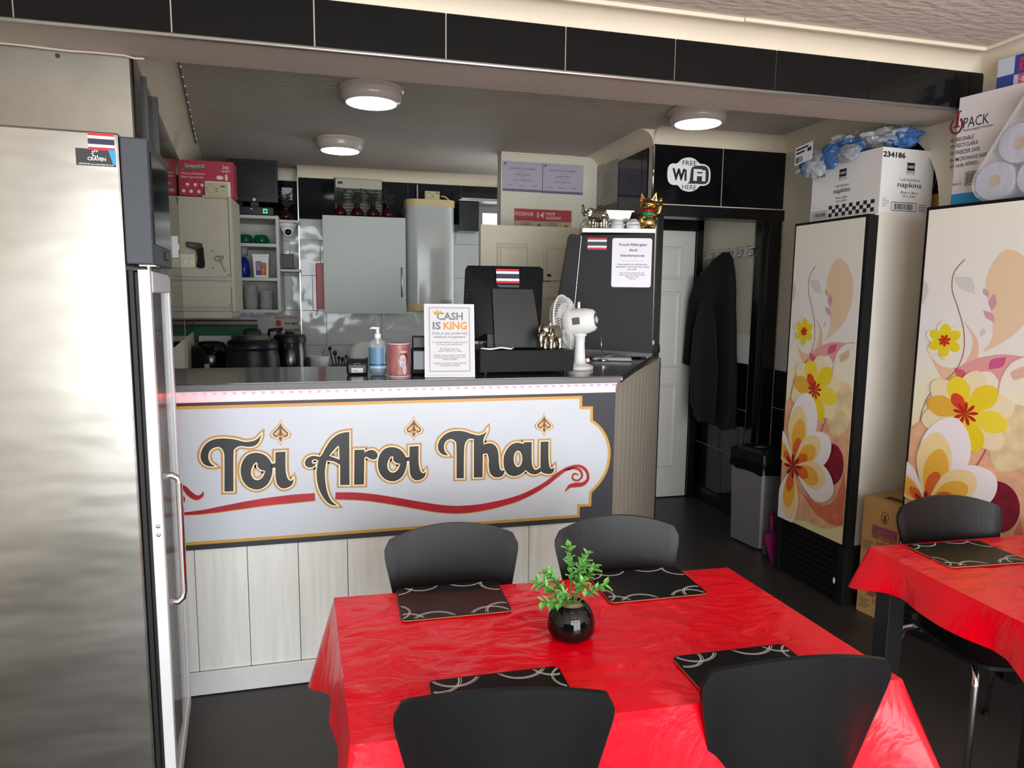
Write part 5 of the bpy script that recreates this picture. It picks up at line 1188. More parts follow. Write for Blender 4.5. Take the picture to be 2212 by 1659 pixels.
def art(par, f, w):
    """flower picture printed on the door, in the door's own coordinates"""
    L = [0]; sc = (w-.024)/(u1p-u0p)
    def tr(p): return (.012+(p[0]-u0p)*sc, p[1])
    def put(nm, pts, rgb, rough=.3, sm=True, var=None, n=5):
        L[0] += 1
        P_ = smoothpath(pts, True, n) if sm else pts
        P_ = [tr(p) for p in P_]; P_ = [(min(max(p[0], .0122), w-.0122), min(max(p[1], .33), 2.0)) for p in P_]
        partw(nm, B().prism(P_, f, .001+L[0]*.00013, .001+L[0]*.00013), mat('print_%d_%d_%d' % rgb, rgb, rough, var=var), par)
    def line(nm, pts, hw, rgb):
        L[0] += 1
        partw(nm, B().ribbon([tr(p) for p in smoothpath(pts, False, 6)], hw, f, .001+L[0]*.00013, False, False), mat('print_%d_%d_%d' % rgb, rgb, .3), par)
    Q7 = lambda pts: [tuple(z7(p[0], p[1]))+tuple(p[2:]) for p in pts]
    Q8 = lambda pts: [tuple(z8(p[0], p[1]))+tuple(p[2:]) for p in pts]
    def petal(c, ang, ln, wd, rgb, tip=.8):
        d = V((cos(ang), sin(ang))); n = V((-d.y, d.x)); c = V(c)
        pts = [c, c+d*ln*.3+n*wd*.30, c+d*ln*.62+n*wd*.5, c+d*ln*.88+n*wd*.34, c+d*ln, c+d*ln*.88-n*wd*.34, c+d*ln*.62-n*wd*.5, c+d*ln*.3-n*wd*.30]
        P_ = [tuple(pts[0])+(1,)]+[tuple(p) for p in pts[1:4]]+[tuple(pts[4])]+[tuple(p) for p in pts[5:]]
        put('petal', P_, rgb, n=4)
    put('teardrop', Q7([(478, 1172, 1), (524, 1060), (520, 900), (495, 700), (535, 540), (600, 465), (680, 530), (722, 660), (720, 780), (690, 920), (610, 1060)]), (228, 198, 168))
    put('leaf', Q7([(206, 655, 1), (236, 730), (208, 845, 1), (184, 740)]), (206, 200, 194)); put('leaf', Q7([(352, 655, 1), (430, 660), (450, 770, 1), (385, 735)]), (212, 206, 206))
    put('leaf', Q7([(488, 728, 1), (512, 760), (505, 790, 1), (484, 762)]), (196, 164, 170)); put('leaf', Q7([(535, 765, 1), (546, 830), (524, 882, 1), (508, 825)]), (206, 150, 166)); put('leaf', Q7([(486, 880, 1), (528, 905), (536, 962, 1), (497, 930)]), (210, 156, 170)); put('leaf', Q7([(488, 1005, 1), (496, 1030), (474, 1060, 1), (472, 1030)]), (206, 200, 196))
    put('sweep', Q7([(240, 1195, 1), (300, 1270), (390, 1260), (440, 1100), (400, 960, 1), (455, 1070), (462, 1180), (430, 1320), (330, 1440), (290, 1340)]), (232, 188, 160))
    put('sweep', Q7([(352, 1290, 1), (440, 1218), (560, 1180), (655, 1190, 1), (590, 1260), (555, 1360, 1), (520, 1300), (460, 1310), (405, 1362, 1)]), (226, 158, 158))
    put('leaf', Q7([(588, 1196, 1), (570, 1262), (508, 1285, 1), (520, 1218)]), (206, 90, 140)); put('leaf', Q7([(690, 1245, 1), (690, 1310), (625, 1355, 1), (612, 1300)]), (218, 180, 158)); put('leaf', Q7([(352, 1275, 1), (400, 1300), (405, 1362, 1), (365, 1340)]), (212, 96, 108))
    line('stem', Q7([(405, 530), (355, 620), (345, 740), (372, 870), (396, 1010), (398, 1130), (385, 1220), (350, 1310), (280, 1400), (230, 1480), (202, 1580), (190, 1660)]), .0018, (160, 92, 92))
    line('stem', Q7([(742, 1187), (670, 1192), (610, 1235), (570, 1320), (552, 1420), (548, 1560), (545, 1660)]), .0022, (206, 150, 156))
    put('salmon_ground', Q8([(95, 120), (200, 0), (420, -60), (560, -20), (598, 160), (590, 560), (545, 945, 1), (400, 968), (270, 915), (150, 880), (70, 640), (75, 300)]), (232, 178, 142), var=(14, .22))
    put('cream_swirl', Q8([(430, -60), (590, -60), (597, 120), (560, 260), (470, 300), (430, 200)]), (230, 208, 164), var=(14, .2))
    put('orange_ribbon', Q8([(545, 560, 1), (560, 760), (545, 945, 1), (460, 940), (340, 860), (250, 720, 1), (380, 800), (480, 760)]), (222, 122, 88), var=(18, .25))
    put('red_patch', Q8([(100, 135, 1), (170, 180), (150, 240), (92, 270, 1)]), (206, 78, 58))
    put('red_patch', Q8([(190, 100, 1), (215, 150), (225, 190), (160, 205)]), (206, 78, 58))
    put('dark_red_disc', [z8(455+88*cos(k*pi/8), 508+150*sin(k*pi/8)) for k in range(16)], (136, 24, 48), var=(16, .35))
    put('dark_red_bud', Q8([(250, 560, 1), (330, 600), (405, 680), (395, 760), (345, 775), (280, 720)]), (176, 76, 52)); put('dark_red_bud', Q8([(360, 650, 1), (405, 690), (395, 765), (345, 772), (330, 720)]), (140, 30, 48))
    line('stem', Q8([(440, 60), (420, 160), (390, 250), (360, 300)]), .003, (186, 84, 84))
    k1 = V(z7(310, 1090)); s_ = (V(z7(410, 1090))-k1).length/100
    for j in range(6): petal(k1, radians(40+60*j), 95*s_, 62*s_, (238, 230, 200))
    for j in range(6): petal(k1, radians(90+60*j), 82*s_, 50*s_, (232, 206, 44))
    for j in range(7): petal(k1, radians(20+51*j), 30*s_, 14*s_, (196, 50, 26))
    k2 = V(z7(405, 1590))
    for j in range(6): petal(k2, radians(20+60*j), 215*s_, 125*s_, (240, 222, 182))
    for j, c in enumerate(((236, 206, 40), (240, 214, 50), (230, 176, 60), (238, 214, 90), (236, 208, 34), (240, 216, 60))): petal(k2, radians(50+60*j), 185*s_, 105*s_, c)
    petal(k2, radians(125), 110*s_, 60*s_, (214, 70, 40))
    for j in range(9): petal(k2, radians(10+40*j), 58*s_, 16*s_, (186, 34, 24))
    k3 = V(z8(187, 520)); s3 = (V(z8(287, 520))-k3).length/100
    for ang, ln, wd in ((78, 385, 190), (38, 300, 170), (-12, 285, 190), (-100, 345, 170), (138, 235, 130)):
        petal(k3, radians(ang), ln*s3, wd*s3, (244, 236, 240)); petal(k3, radians(ang+8), ln*s3*.80, wd*s3*.72, (246, 218, 160)); petal(k3, radians(ang+3), ln*s3*.64, wd*s3*.5, (240, 180, 66)); petal(k3, radians(ang), ln*s3*.40, wd*s3*.32, (222, 104, 40))
    for j in range(8): petal(k3, radians(5+45*j), 62*s3, 18*s3, (150, 30, 20))
def flower_fridge(label, f, w, dep, sz):
    o = thing('flower_fridge', label, 'fridge', f.p(w/2, 0, -dep/2), 0, 'flower printed fridges')
    q_ = lambda a, b, c, d, t0, t1: B().prism([(a, c), (b, c), (b, d), (a, d)], f, t0, t1)
    partw('cabinet', q_(.004, w-.004, .32, 2.028, -dep, -.052), m_fcream, o)
    partw('seal', q_(.008, w-.008, .33, 2.02, -.052, -.040), m_rubber, o)
    d = partw('door', q_(0, w, .318, 2.024, -.040, 0), m_bframe, o, label='black framed door with flower picture')
    partw('picture', q_(.012, w-.012, .330, 2.010, 0, .001), m_fbg, d)
    partw('side_trim', q_(w-.001, w+.006, .30, 2.02, -.062, -.004), m_blackp, o)
    art(d, f, w)
    bs = partw('base', q_(.0, w, .012, .318, -dep, -.022), m_blackp, o)
    partw('end_post', q_(w-.035, w+.012, .0, .315, -.10, .004), m_blackp, o); partw('end_post', q_(-.004, .03, .0, .315, -.10, .004), m_blackp, o)
    for k in range(8):
        z_ = .035+k*.034
        partw('grille_slat', B().raw([f.p(.03, z_, -.004), f.p(w-.035, z_, -.004), f.p(w-.035, z_+.024, -.020), f.p(.03, z_+.024, -.020), f.p(.03, z_+.006, -.004), f.p(w-.035, z_+.006, -.004), f.p(w-.035, z_+.028, -.020), f.p(.03, z_+.028, -.020)], [[0, 1, 2, 3], [4, 5, 6, 7], [0, 1, 5, 4], [3, 2, 6, 7]]), m_mblk, o)
    return o
flower_fridge('flower printed fridge nearest the doorway, carrying the napkin carton', F1, W1, .60, 1)
flower_fridge('flower printed fridge behind the right hand table, carrying the paper rolls', F2, W2, .385, 1)
c_ = F1.p(W1-.047, .12, .003); tag(mk('white_tag', B().ell(c_, (.004, .008, .018), 8), m_white, None, True), 'small white oval tag stuck on the fridge grille', 'tag')
# ------------------------------------------------------------------ napkin carton on the far fridge
ZF = 2.0285
Pc = onZ(1897, 463, ZF); Pl = onZ(1750, 475, ZF); Pr = onZ(2003, 467, ZF)
dl_ = V((-sin(radians(4)), cos(radians(4)), 0)); wl_ = .475; dr_ = V((dl_.y, -dl_.x, 0)); wr_ = .34
hN = hgt(Pc, 1905, 317)-ZF
m_cart = mat('white_carton', (228, 224, 222), .6, bump=(40, .04)); m_bk = mat('carton_black_print', (32, 30, 32), .6)
o = thing('napkin_carton', 'white carton of luncheon napkins with checkered band', 'carton', Pc+V((.1, .2, .0005)))
z0c = ZF+.0005
b = B().prism([(0, 0), (1, 0), (1, 1), (0, 1)], fz, 0, 0); b.bm.free(); b = B()
c8 = [Pc, Pc+dr_*wr_, Pc+dr_*wr_+dl_*wl_, Pc+dl_*wl_]
b.raw([V((c.x, c.y, z0c)) for c in c8]+[V((c.x, c.y, z0c+hN)) for c in c8], [[3, 2, 1, 0], [4, 5, 6, 7]]+[[i, (i+1) % 4, 4+(i+1) % 4, 4+i] for i in range(4)])
partw('box', b, m_cart, o)
fL = Fr(V((Pc.x, Pc.y, z0c))+dl_*wl_, -dl_, (0, 0, 1)); fR = Fr(V((Pc.x, Pc.y, z0c)), dr_, (0, 0, 1))
def napkin(f, w, cx, num, side):
    t = B()
    text(t, '234186', f, *( (w*.10, hN*.74) if side else (w*.22, hN*.86)), hN*.075, (w*.2 if side else w*.42), .04, .001)
    text(t, '1 ply luncheon', f, cx, hN*.525, hN*.04, w*(.20 if side else .38), .005, .001); text(t, 'napkins', f, cx, hN*.43, hN*.075, w*(.24 if side else .46), .01, .001)
    text(t, '30cm x 28cm', f, cx, hN*.335, hN*.032, w*(.17 if side else .33), .01, .001); text(t, '10 x 500', f, cx, hN*.28, hN*.032, w*(.14 if side else .24), .01, .001)
    rect(t, f, cx-.025, cx+.025, hN*.68, hN*.80, .001)
    if side:
        n = 13
        for i in range(n):
            a = w*.29+(w*.65)*i/n; wd = w*.65/n
            for j in range(3):
                if (i+j) % 2 == 0: rect(t, f, a, a+wd, hN*(.055+.062*j), hN*(.055+.062*(j+1)), .001)
        bars(t, f, w*.045, w*.245, hN*.08, hN*.15, 22, 2); t.outline([(w*.03, hN*.06), (w*.26, hN*.06), (w*.26, hN*.17), (w*.03, hN*.17)], .0022, f, .001)
    else:
        bars(t, f, w*.28, w*.66, hN*.09, hN*.18, 26, 3); t.outline([(w*.24, hN*.075), (w*.70, hN*.075), (w*.70, hN*.195), (w*.24, hN*.195)], .0025, f, .001)
        for k in range(3): t.outline([(w*.11+.014*cos(2*pi*k/3)+.008*cos(a), hN*.19+.014*sin(2*pi*k/3)+.008*sin(a)) for a in [i*pi/4 for i in range(8)]], .0012, f, .001)
        for k in range(4): rect(t, f, w*.75, w*.90, hN*(.08+.03*k), hN*(.088+.03*k), .001)
    partw('print', t, m_bk, o)
    t = B(); text(t, "CHEF'S", f, cx, hN*.72, hN*.035, .044, .03, .0016); partw('print', t, m_paper, o)
    t = B(); text(t, 'ESSENTIALS', f, cx, hN*.645, hN*.022, .046, .01, .0016); t.outline([(cx-.025, hN*.625), (cx+.025, hN*.625), (cx+.025, hN*.68), (cx-.025, hN*.68)], .001, f, .001); partw('print', t, m_bk, o)
napkin(fL, wl_, wl_*.47, '234186', True); napkin(fR, wr_, wr_*.55, '234186', False)
# plastic wrapped pack on top of it
ZB = z0c+hN+.0006
cb_ = Pc+dl_*(wl_*.55)+dr_*.15
o = thing('plastic_lid_pack', 'crumpled clear and blue plastic pack lying on the napkin carton', 'plastic pack', V((cb_.x, cb_.y, ZB)))
m_film = mat('crumpled_film', (188, 192, 198), .1, bump=(26, 1.0, (1, 1, 1), 5), var=(12, .4), alpha=.72); m_filmb = mat('blue_print_film', (70, 112, 172), .12, bump=(26, .9), var=(14, .4))
da = math.atan2(dl_.y, dl_.x)
def pk(nm, u, n, z, r, m_, sd):
    c = Pc+dl_*u+dr_*n; b = lump((0, 0, 0), r, .35, 2.6, 22, sd); b.move(M.Translation((c.x, c.y, ZB+z)) @ M.Rotation(da, 4, 'Z')); partw(nm, b, m_, o, 25)
pk('film_bundle', .14, .13, .0, (.15, .10, .055), m_film, 1); pk('film_bundle', .34, .11, .0, (.15, .11, .06), m_film, 2); pk('film_bundle', .06, .16, .0, (.10, .09, .05), m_filmb, 7); pk('film_bundle', .26, .02, -.03, (.10, .05, .05), m_filmb, 3)
# part of the pack hangs over the left edge of the carton
for u, sd, r, m_, dz in ((.40, 4, (.09, .035, .075), m_film, -.09), (.30, 5, (.07, .03, .06), m_filmb, -.05), (.47, 6, (.04, .032, .08), m_filmb, -.06), (.18, 8, (.08, .028, .04), m_film, -.03)):
    c = Pc+dl_*u-dr_*(r[1]*1.45+.004); b = lump((0, 0, 0), r, .3, 2.6, 20, sd); b.move(M.Translation((c.x, c.y, ZB+dz-.02)) @ M.Rotation(da, 4, 'Z')); partw('film_flap', b, m_, o, 25)
fq = Fr(Pc+dl_*.51-dr_*.098+V((0, 0, ZB-Pc.z-.015)), -dl_+V((0, 0, .12)), (0, 0, 1))
partw('label', B().prism([(0, 0), (.135, 0), (.135, .095), (0, .095)], fq, 0, .001), m_paper, o)
t = B(); bars(t, fq, .008, .062, .008, .04, 20, 5, .0016); rect(t, fq, .008, .10, .075, .085, .0016); rect(t, fq, .008, .075, .055, .066, .0016); rect(t, fq, .095, .125, .05, .07, .0016); partw('print', t, m_bk, o)
t = B()
for u, v in ((.04, -.05), (.16, -.045), (.22, -.055)): text(t, 'IT10', fq, u, v, .016, .035, .03, .012, slant=.2)
partw('print', t, m_paper, o)
# things at the back of the far fridge, seen in the arch
cbx = thing('yellow_box', 'yellow box half hidden behind the napkin carton', 'box', (3.10, 3.08, ZF+.0005))
part('box', B().box(-.07, .07, -.08, .08, 0, .12, .002), mat('yellow_carton', (196, 150, 60), .6), cbx); part('lid_edge', B().box(-.072, .072, -.082, .082, .10, .122, .002), mat('yellow_carton_lid', (206, 164, 78), .6), cbx)
ob = thing('black_crate', 'black lattice crate stacked in the arched recess', 'crate', (3.10, 3.08, ZF+.1235))
part('base', B().box(-.075, .075, -.085, .085, 0, .01), m_blackp, ob); part('rim', B().box(-.08, .08, -.09, .09, .17, .185, .002), mat('crate_rim', (70, 72, 78), .5), ob)
lt_ = B()
for k in range(-2, 6):
    lt_.tube([(-.076, -.085+.04*k, .01), (-.076, -.085+.04*k+.09, .17)], .003, 4).tube([(-.076, -.085+.04*k+.09, .01), (-.076, -.085+.04*k, .17)], .003, 4)
    lt_.tube([(-.07+.03*k, -.086, .01), (-.07+.03*k+.05, -.086, .17)], .003, 4).tube([(-.07+.03*k+.05, -.086, .01), (-.07+.03*k, -.086, .17)], .003, 4)
part('lattice', lt_, mat('crate_grey', (60, 62, 68), .5), ob)
# ------------------------------------------------------------------ cartons and rolls on the near fridge
tI = -.165
PF = F2.p(0, 0, tI)
fI0 = Fr(PF, F2.U, (0, 0, 1)); ui, vi = fI0.px(2045, 440)
ui = max(ui, .004); OI = fI0.p(ui, ZF+.0005); wI = .40; hI = hgt(OI, 2056, 214)-ZF
fI = Fr(OI, F2.U, (0, 0, 1))
o = thing('white_ipack_carton', 'tall white carton with IPACK lettering standing on the near fridge', 'carton', fI.p(wI/2, 0, -.1))
partw('box', B().prism([(0, 0), (wI, 0), (wI, hI), (0, hI)], fI, -.22, 0), mat('white_gloss_carton', (222, 214, 216), .4), o)
partw('blue_band', B().prism([(-.001, .001), (wI, .001), (wI, hI*.13), (-.001, hI*.13)], fI, 0, .0012), mat('carton_blue', (50, 140, 196), .45), o)
t = B(); U_ = lambda x, y: fI.px(x, y)
def tI_(b, s_, x0, y0, x1, y1, px_h, bold=0, slant=0):
    a, v = U_(x0, y0); c, _ = U_(x1, y1); text(b, s_, fI, a, v, px_h*.00205, c-a, bold, .001, 'l', slant)
tI_(t, 'PACK', 2081, 277, 2136, 266, 22); tI_(t, 'Premium packaging for food stores', 2080, 285, 2145, 271, 6, 0, .25)
for s_, x0, y0, x1, y1 in (('REUSABLE', 2066, 306, 2104, 297), ('RECYCLABLE', 2066, 319, 2113, 308), ('FREEZER SAFE', 2065, 334, 2117, 322), ('MICROWAVE SAFE', 2064, 349, 2132, 335), ('code 009001', 2064, 362, 2112, 352)):
    tI_(t, s_, x0, y0, x1, y1, 8.5, .01); u_, v_ = U_(x0-8, y0-2)
    for dx_, dy_ in ((0, .006), (0, -.006), (.006, 0), (-.006, 0)): disc(t, fI, u_+dx_, v_+dy_, .004, .001, n=4)
tI_(t, '2024.11.23', 2058, 401, 2077, 397, 4, .02)
(a_, v_), (c_, w_) = U_(2085, 400), U_(2118, 370); bars(t, fI, a_+.004, c_, v_+.004, w_, 24, 9); t.outline([(a_, v_), (c_+.004, v_), (c_+.004, w_+.004), (a_, w_+.004)], .0022, fI, .001)
partw('print', t, m_bk, o)
t = B(); cx_, cy_ = U_(2067, 268); k_ = .8
t.ribbon([(cx_+.026*cos(a), cy_-.008+.034*sin(a)) for a in [radians(125+k*14.5) for k in range(21)]], .005, fI, .001, False, False)
t.prism([(cx_-.005, cy_-.012), (cx_+.007, cy_-.010), (cx_+.009, cy_+.050), (cx_-.003, cy_+.048)], fI, .001, .0012).prism([(cx_-.012, cy_+.046), (cx_+.018, cy_+.050), (cx_+.018, cy_+.057), (cx_-.012, cy_+.053)], fI, .001, .0012).prism([(cx_-.014, cy_-.018), (cx_+.015, cy_-.016), (cx_+.015, cy_-.009), (cx_-.014, cy_-.011)], fI, .001, .0012)
partw('logo', t, mat('logo_maroon', (112, 30, 42), .5), o)
# energy drink carton on top
zR = ZF+.001+hI
fE = Fr(fI.p(.12, hI+.001, -.06), (F2.U*cos(.35)+(-F2.N)*sin(.35)), (0, 0, 1))
fE = Fr(fI.p(.125, hI+.001, -.05), F2.U, (0, 0, 1)); hR = min(.135, 2.715-zR)
o = thing('drinks_carton', 'small blue and silver drinks carton on top of the white carton', 'carton', fE.p(.1, 0, -.06))
partw('box', B().prism([(0, 0), (.24, 0), (.24, hR), (0, hR)], fE, -.13, 0), mat('silver_blue_carton', (186, 190, 204), .35), o)
partw('blue_panel', rect(B(), fE, .0, .07, 0, hR*.45, .0008), mat('carton_royal_blue', (44, 62, 140), .4), o); partw('blue_panel', rect(B(), fE, .07, .15, hR*.40, hR, .0008), MATS['carton_royal_blue'], o); partw('blue_panel', B().prism([(.15, 0), (.24, 0), (.24, hR*.5), (.15, hR*.7)], fE, .0006, .0009), MATS['carton_royal_blue'], o)
t = B(); fE2 = Fr(fE.p(.085, hR*.92, 0), (0, 0, -1), fE.U); text(t, 'Red Bull', fE2, hR*.45, .005, .020, hR*.85, .03, .0016); partw('print', t, mat('drinks_red', (206, 40, 70), .4), o)
partw('yellow_panel', rect(B(), fE, .125, .149, 0, hR*.4, .0014), mat('drinks_yellow', (214, 176, 60), .5), o); t = B(); disc(t, fE, .135, hR*.78, .012, .0014); partw('white_spot', t, m_paper, o)
# paper rolls in a clear bag
rr = .082; m_roll = mat('blue_grey_paper_roll', (172, 170, 186), .8, bump=(60, .2)); m_core = mat('cardboard_core', (176, 150, 110), .8)
fT = Fr(F2.p(0, 0, -.055), F2.U, (0, 0, 1)); 
cen = [fT.px(x, y) for x, y in ((2148, 391), (2160, 308), (2210, 386), (2209, 225), (2216, 302), (2274, 392), (2276, 308))]
r0_ = cen[0][1]-(ZF+.0008)
rr = min(.085, max(.07, r0_))
labs = ['blue grey paper roll in the clear bag, bottom left of the pile', 'blue grey paper roll with the largest visible core, second row', 'blue grey paper roll, second along the bottom row of the bag', 'blue grey paper roll at the top of the bag', 'blue grey paper roll on the right of the second row', 'blue grey paper roll at the far right of the bottom row', 'blue grey paper roll at the far right of the second row']
rows = [(cen[0][0], 0), (cen[0][0]+rr*1.02, 1), (cen[0][0]+rr*2.04, 0), (cen[0][0]+rr*2.04, 2), (cen[0][0]+rr*3.06, 1), (cen[0][0]+rr*4.08, 0), (cen[0][0]+rr*5.1, 1)]
pos = []
for k, (u, row) in enumerate(rows):
    if k > 4: continue
    v = ZF+.0008+rr+row*rr*1.735; pos.append((u, v))
    c = fT.p(u, v)
    o = thing('paper_roll', labs[k], 'paper roll', c-V((0, 0, rr)), 0, 'paper rolls in the clear bag')
    ax = F2.N; n_ = 28; a_, b_ = c+ax*.0, c-ax*.09
    bb = B()
    for p_, rad in ((a_, rr*.985), (b_, rr*.985), (b_, .022), (a_, .022)): pass
    x_ = F2.U; y_ = V((0, 0, 1)); vs = []
    for p_, rad in ((a_, .024), (a_-ax*-.0, rr*.96), (a_-ax*.006, rr*.99), (b_, rr*.99), (b_, .024)):
        vs += [p_+(x_*cos(2*pi*i/n_)+y_*sin(2*pi*i/n_))*rad for i in range(n_)]
    bb.raw(vs, [[j*n_+i, j*n_+(i+1) % n_, ((j+1) % 5)*n_+(i+1) % n_, ((j+1) % 5)*n_+i] for j in range(5) for i in range(n_)])
    partw('paper', bb, m_roll, o, 40)
    bb = B().cyl(a_-ax*.002, b_+ax*.002, .0238, n=18); partw('core', bb, m_core, o, 40)
# clear bag around them: hull of the rolls, crumpled
m_bag = mat('clear_bag_film', (236, 236, 242), .10, alpha=.22, bump=(22, .9))
bg_ = bmesh.new()
for u, v in pos:
    for t_ in (.012, -.10):
        for i in range(16): bg_.verts.new(fT.p(u+(rr+.006)*cos(i*pi/8), max(v+(rr+.006)*sin(i*pi/8), ZF+.0006), t_))
hl = bmesh.ops.convex_hull(bg_, input=bg_.verts[:]); 
bmesh.ops.delete(bg_, geom=[g_ for g_ in hl['geom_interior'] if isinstance(g_, bmesh.types.BMVert)], context='VERTS')
bmesh.ops.triangulate(bg_, faces=bg_.faces[:]); bmesh.ops.subdivide_edges(bg_, edges=bg_.edges[:], cuts=2, use_grid_fill=True)
for v in bg_.verts:
    v.co += V((1, 1, .3))*(.006*noise.noise(v.co*22)); v.co.z = max(v.co.z, ZF+.0005)
bb = B(); bb.merge(bg_); tag(mk('clear_bag', bb, m_bag, None, 30), 'crinkled clear plastic bag around the paper rolls', 'bag')
# ------------------------------------------------------------------ sauce cartons between the fridges
fS = Fr((2.612, 2.895, 0), (.035, -.19, 0), (0, 0, 1)); wS = .205; hS = .305
m_kraft = mat('brown_card', (190, 150, 92), .7, bump=(50, .06), var=(5, .06))
for k in range(2):
    f = Fr(fS.p(0, k*(hS+.001)+.0005), fS.U, (0, 0, 1))
    o = thing('sauce_carton', ('brown sweet chilli sauce carton on the floor under another', 'brown sweet chilli sauce carton, the upper one between the fridges')[k], 'carton', f.p(wS/2, 0, -.1), 0, 'brown sauce cartons')
    partw('box', B().prism([(0, 0), (wS, 0), (wS, hS), (0, hS)], f, -.30, 0), m_kraft, o)
    partw('pink_panel', rect(B(), f, wS*.28, wS*.95, hS*.40, hS*.56, .0008), mat('panel_magenta', (176, 50, 110), .6), o)
    t = B(); text(t, 'MAE PLOY', f, wS*.62, hS*.43, .028, wS*.56, .03, .0014); partw('print', t, mat('panel_green', (110, 120, 70), .6), o)
    t = B(); text(t, 'SWEET CHILLI SAUCE', f, wS*.62, hS*.34, .016, wS*.68, .02, .0014); text(t, '12 X 730 mL', f, wS*.62, hS*.25, .017, wS*.36, .02, .0014)
    el_ = [(wS*.60+.018*cos(i*pi/10), hS*.73+.030*sin(i*pi/10)) for i in range(20)]; t.outline(el_, .0025, f, .0014); t.prism(smoothpath([(wS*.60+a, hS*.73+b) for a, b in ((-.008, -.02), (.008, -.02), (.006, .0), (.004, .014), (-.004, .014), (-.006, 0))], True, 3), f, .001, .0014)
    partw('print', t, mat('print_maroon', (130, 50, 40), .6), o)
    t = B()
    for j in range(5): rect(t, f, wS*.05, wS*(.28+.05*(j % 3)), hS*(.10+.035*j), hS*(.112+.035*j), .0014)
    partw('print', t, mat('print_olive', (100, 104, 60), .6), o)
    ft = Fr(f.p(0, hS, 0), f.U, -f.N)
    t = B(); t.outline([(wS*.35, .05), (wS*.95, .05), (wS*.95, .10), (wS*.35, .10)], .0025, ft, .0012); bars(t, ft, wS*.36, wS*.94, .055, .095, 14, 3, .0012); 
    if k == 1: partw('top_print', t, m_bk, o)
# ------------------------------------------------------------------ bin, dustpan
bf = V((2.554, 4.033, 0)); bn = V((2.603, 3.74, 0)); bu = (bn-bf).normalized(); bv = V((-bu.y, bu.x, 0))
bv = bv if bv.x > 0 else -bv
o = thing('waste_bin', 'tall brushed steel bin with black lid beside the doorway', 'bin', bf+bu*.145+bv*.11)
def bq(u, v, z): p = bf+bu*u+bv*v; return V((p.x, p.y, z))
def tap(z0, z1, g0, g1, L=.297, D=.21):
    f4 = lambda g, z: [bq(-g, -g, z), bq(L+g, -g, z), bq(L+g, D+g, z), bq(-g, D+g, z)]
    t = bmesh.new(); vs = [t.verts.new(c) for c in f4(g0, z0)+f4(g1, z1)]
    for f_ in ([3, 2, 1, 0], [4, 5, 6, 7])+tuple([i, (i+1) % 4, 4+(i+1) % 4, 4+i] for i in range(4)): t.faces.new([vs[i] for i in f_])
    bmesh.ops.bevel(t, geom=[e for e in t.edges if abs(e.verts[0].co.z-e.verts[1].co.z) > .01], offset=.022, segments=3, affect='EDGES')
    bb = B(); bb.merge(t); return bb
partw('body', tap(.012, .55, -.004, .008), mat('bin_steel', (168, 168, 170), .38, .55, bump=(90, .05, (1, 1, .05))), o, 40)
partw('foot_ring', tap(0, .014, -.008, -.006), m_blackp, o)
lin_ = tap(.50, .572, .018, .012); bmesh.ops.subdivide_edges(lin_.bm, edges=lin_.bm.edges[:], cuts=3, use_grid_fill=True)
for v in lin_.bm.verts:
    if v.co.z < .53: v.co.z += .03*noise.noise(v.co*18)
    v.co += V((.008*noise.noise(v.co*30), .008*noise.noise(v.co*31+V((3, 0, 0))), 0))
partw('liner', lin_, mat('black_bin_liner', (14, 14, 15), .22, bump=(30, .6)), o, 30)
partw('lid', tap(.570, .625, .016, .012), m_blackp, o, 40); partw('lid_flap', tap(.625, .645, -.012, -.03), m_blackp, o, 40)
partw('lid_sticker', B().raw([bq(.13, .06, .6465), bq(.18, .06, .6465), bq(.18, .13, .6465), bq(.13, .13, .6465)], [[0, 1, 2, 3]]), m_txt, o)
o = thing('dustpan', 'pink dustpan leaning beside the far fridge', 'dustpan', (2.605, 3.59, 0))
m_pink = mat('pink_plastic', (150, 40, 110), .4)
part('pan', B().raw([(-.05, -.04, .0), (.05, -.04, .0), (.06, .03, .16), (-.06, .03, .16), (-.05, -.052, .0), (.05, -.052, .0), (.06, .018, .17), (-.06, .018, .17)], [[0, 1, 2, 3], [7, 6, 5, 4], [0, 4, 5, 1], [1, 5, 6, 2], [2, 6, 7, 3], [3, 7, 4, 0]]), m_pink, o)
part('handle', B().tube([(0, .026, .16), (0, .045, .27)], [.012, .010], 8), m_pink, o, True)
o = thing('hand_brush', 'grey hand brush standing behind the pink dustpan', 'brush', (2.655, 3.70, 0))
part('bristles', B().box(-.05, .05, -.018, .018, 0, .06, .004), mat('bristle_grey', (90, 86, 84), .8), o); part('stock', B().box(-.052, .052, -.02, .02, .06, .085, .006).tube([(0, 0, .08), (0, .005, .27)], [.014, .011], 8), mat('brush_pink', (140, 44, 104), .45), o, 40)
# ------------------------------------------------------------------ coat rail and coats
f = Fr((XC-.0005, 0, 0), (0, -1, 0), (0, 0, 1))
o = thing('coat_rail', 'white wooden coat rail with metal hooks in the corridor', 'coat rail', (XC-.01, 4.64, 1.89))
u0_, _ = f.px(1520, 552); u1_, _ = f.px(1643, 552)
partw('board', B().prism([(u0_, 1.895), (u1_, 1.895), (u1_, 1.965), (u0_, 1.965)], f, 0, .016), m_wpaint, o)
for k in range(6):
    uu = u0_+.05+(u1_-u0_-.10)*k/5
    partw('hook', B().tube([f.p(uu, 1.945, .016), f.p(uu, 1.945, .045), f.p(uu, 1.962, .052)], .006, 8).tube([f.p(uu, 1.94, .016), f.p(uu, 1.905, .022), f.p(uu, 1.90, .05), f.p(uu, 1.925, .062)], .006, 8), m_chrome, o, True)
m_coat = mat('black_fabric', (13, 13, 15), .85, bump=(60, .25)); m_coat2 = mat('charcoal_fabric', (20, 20, 23), .85, bump=(60, .25))
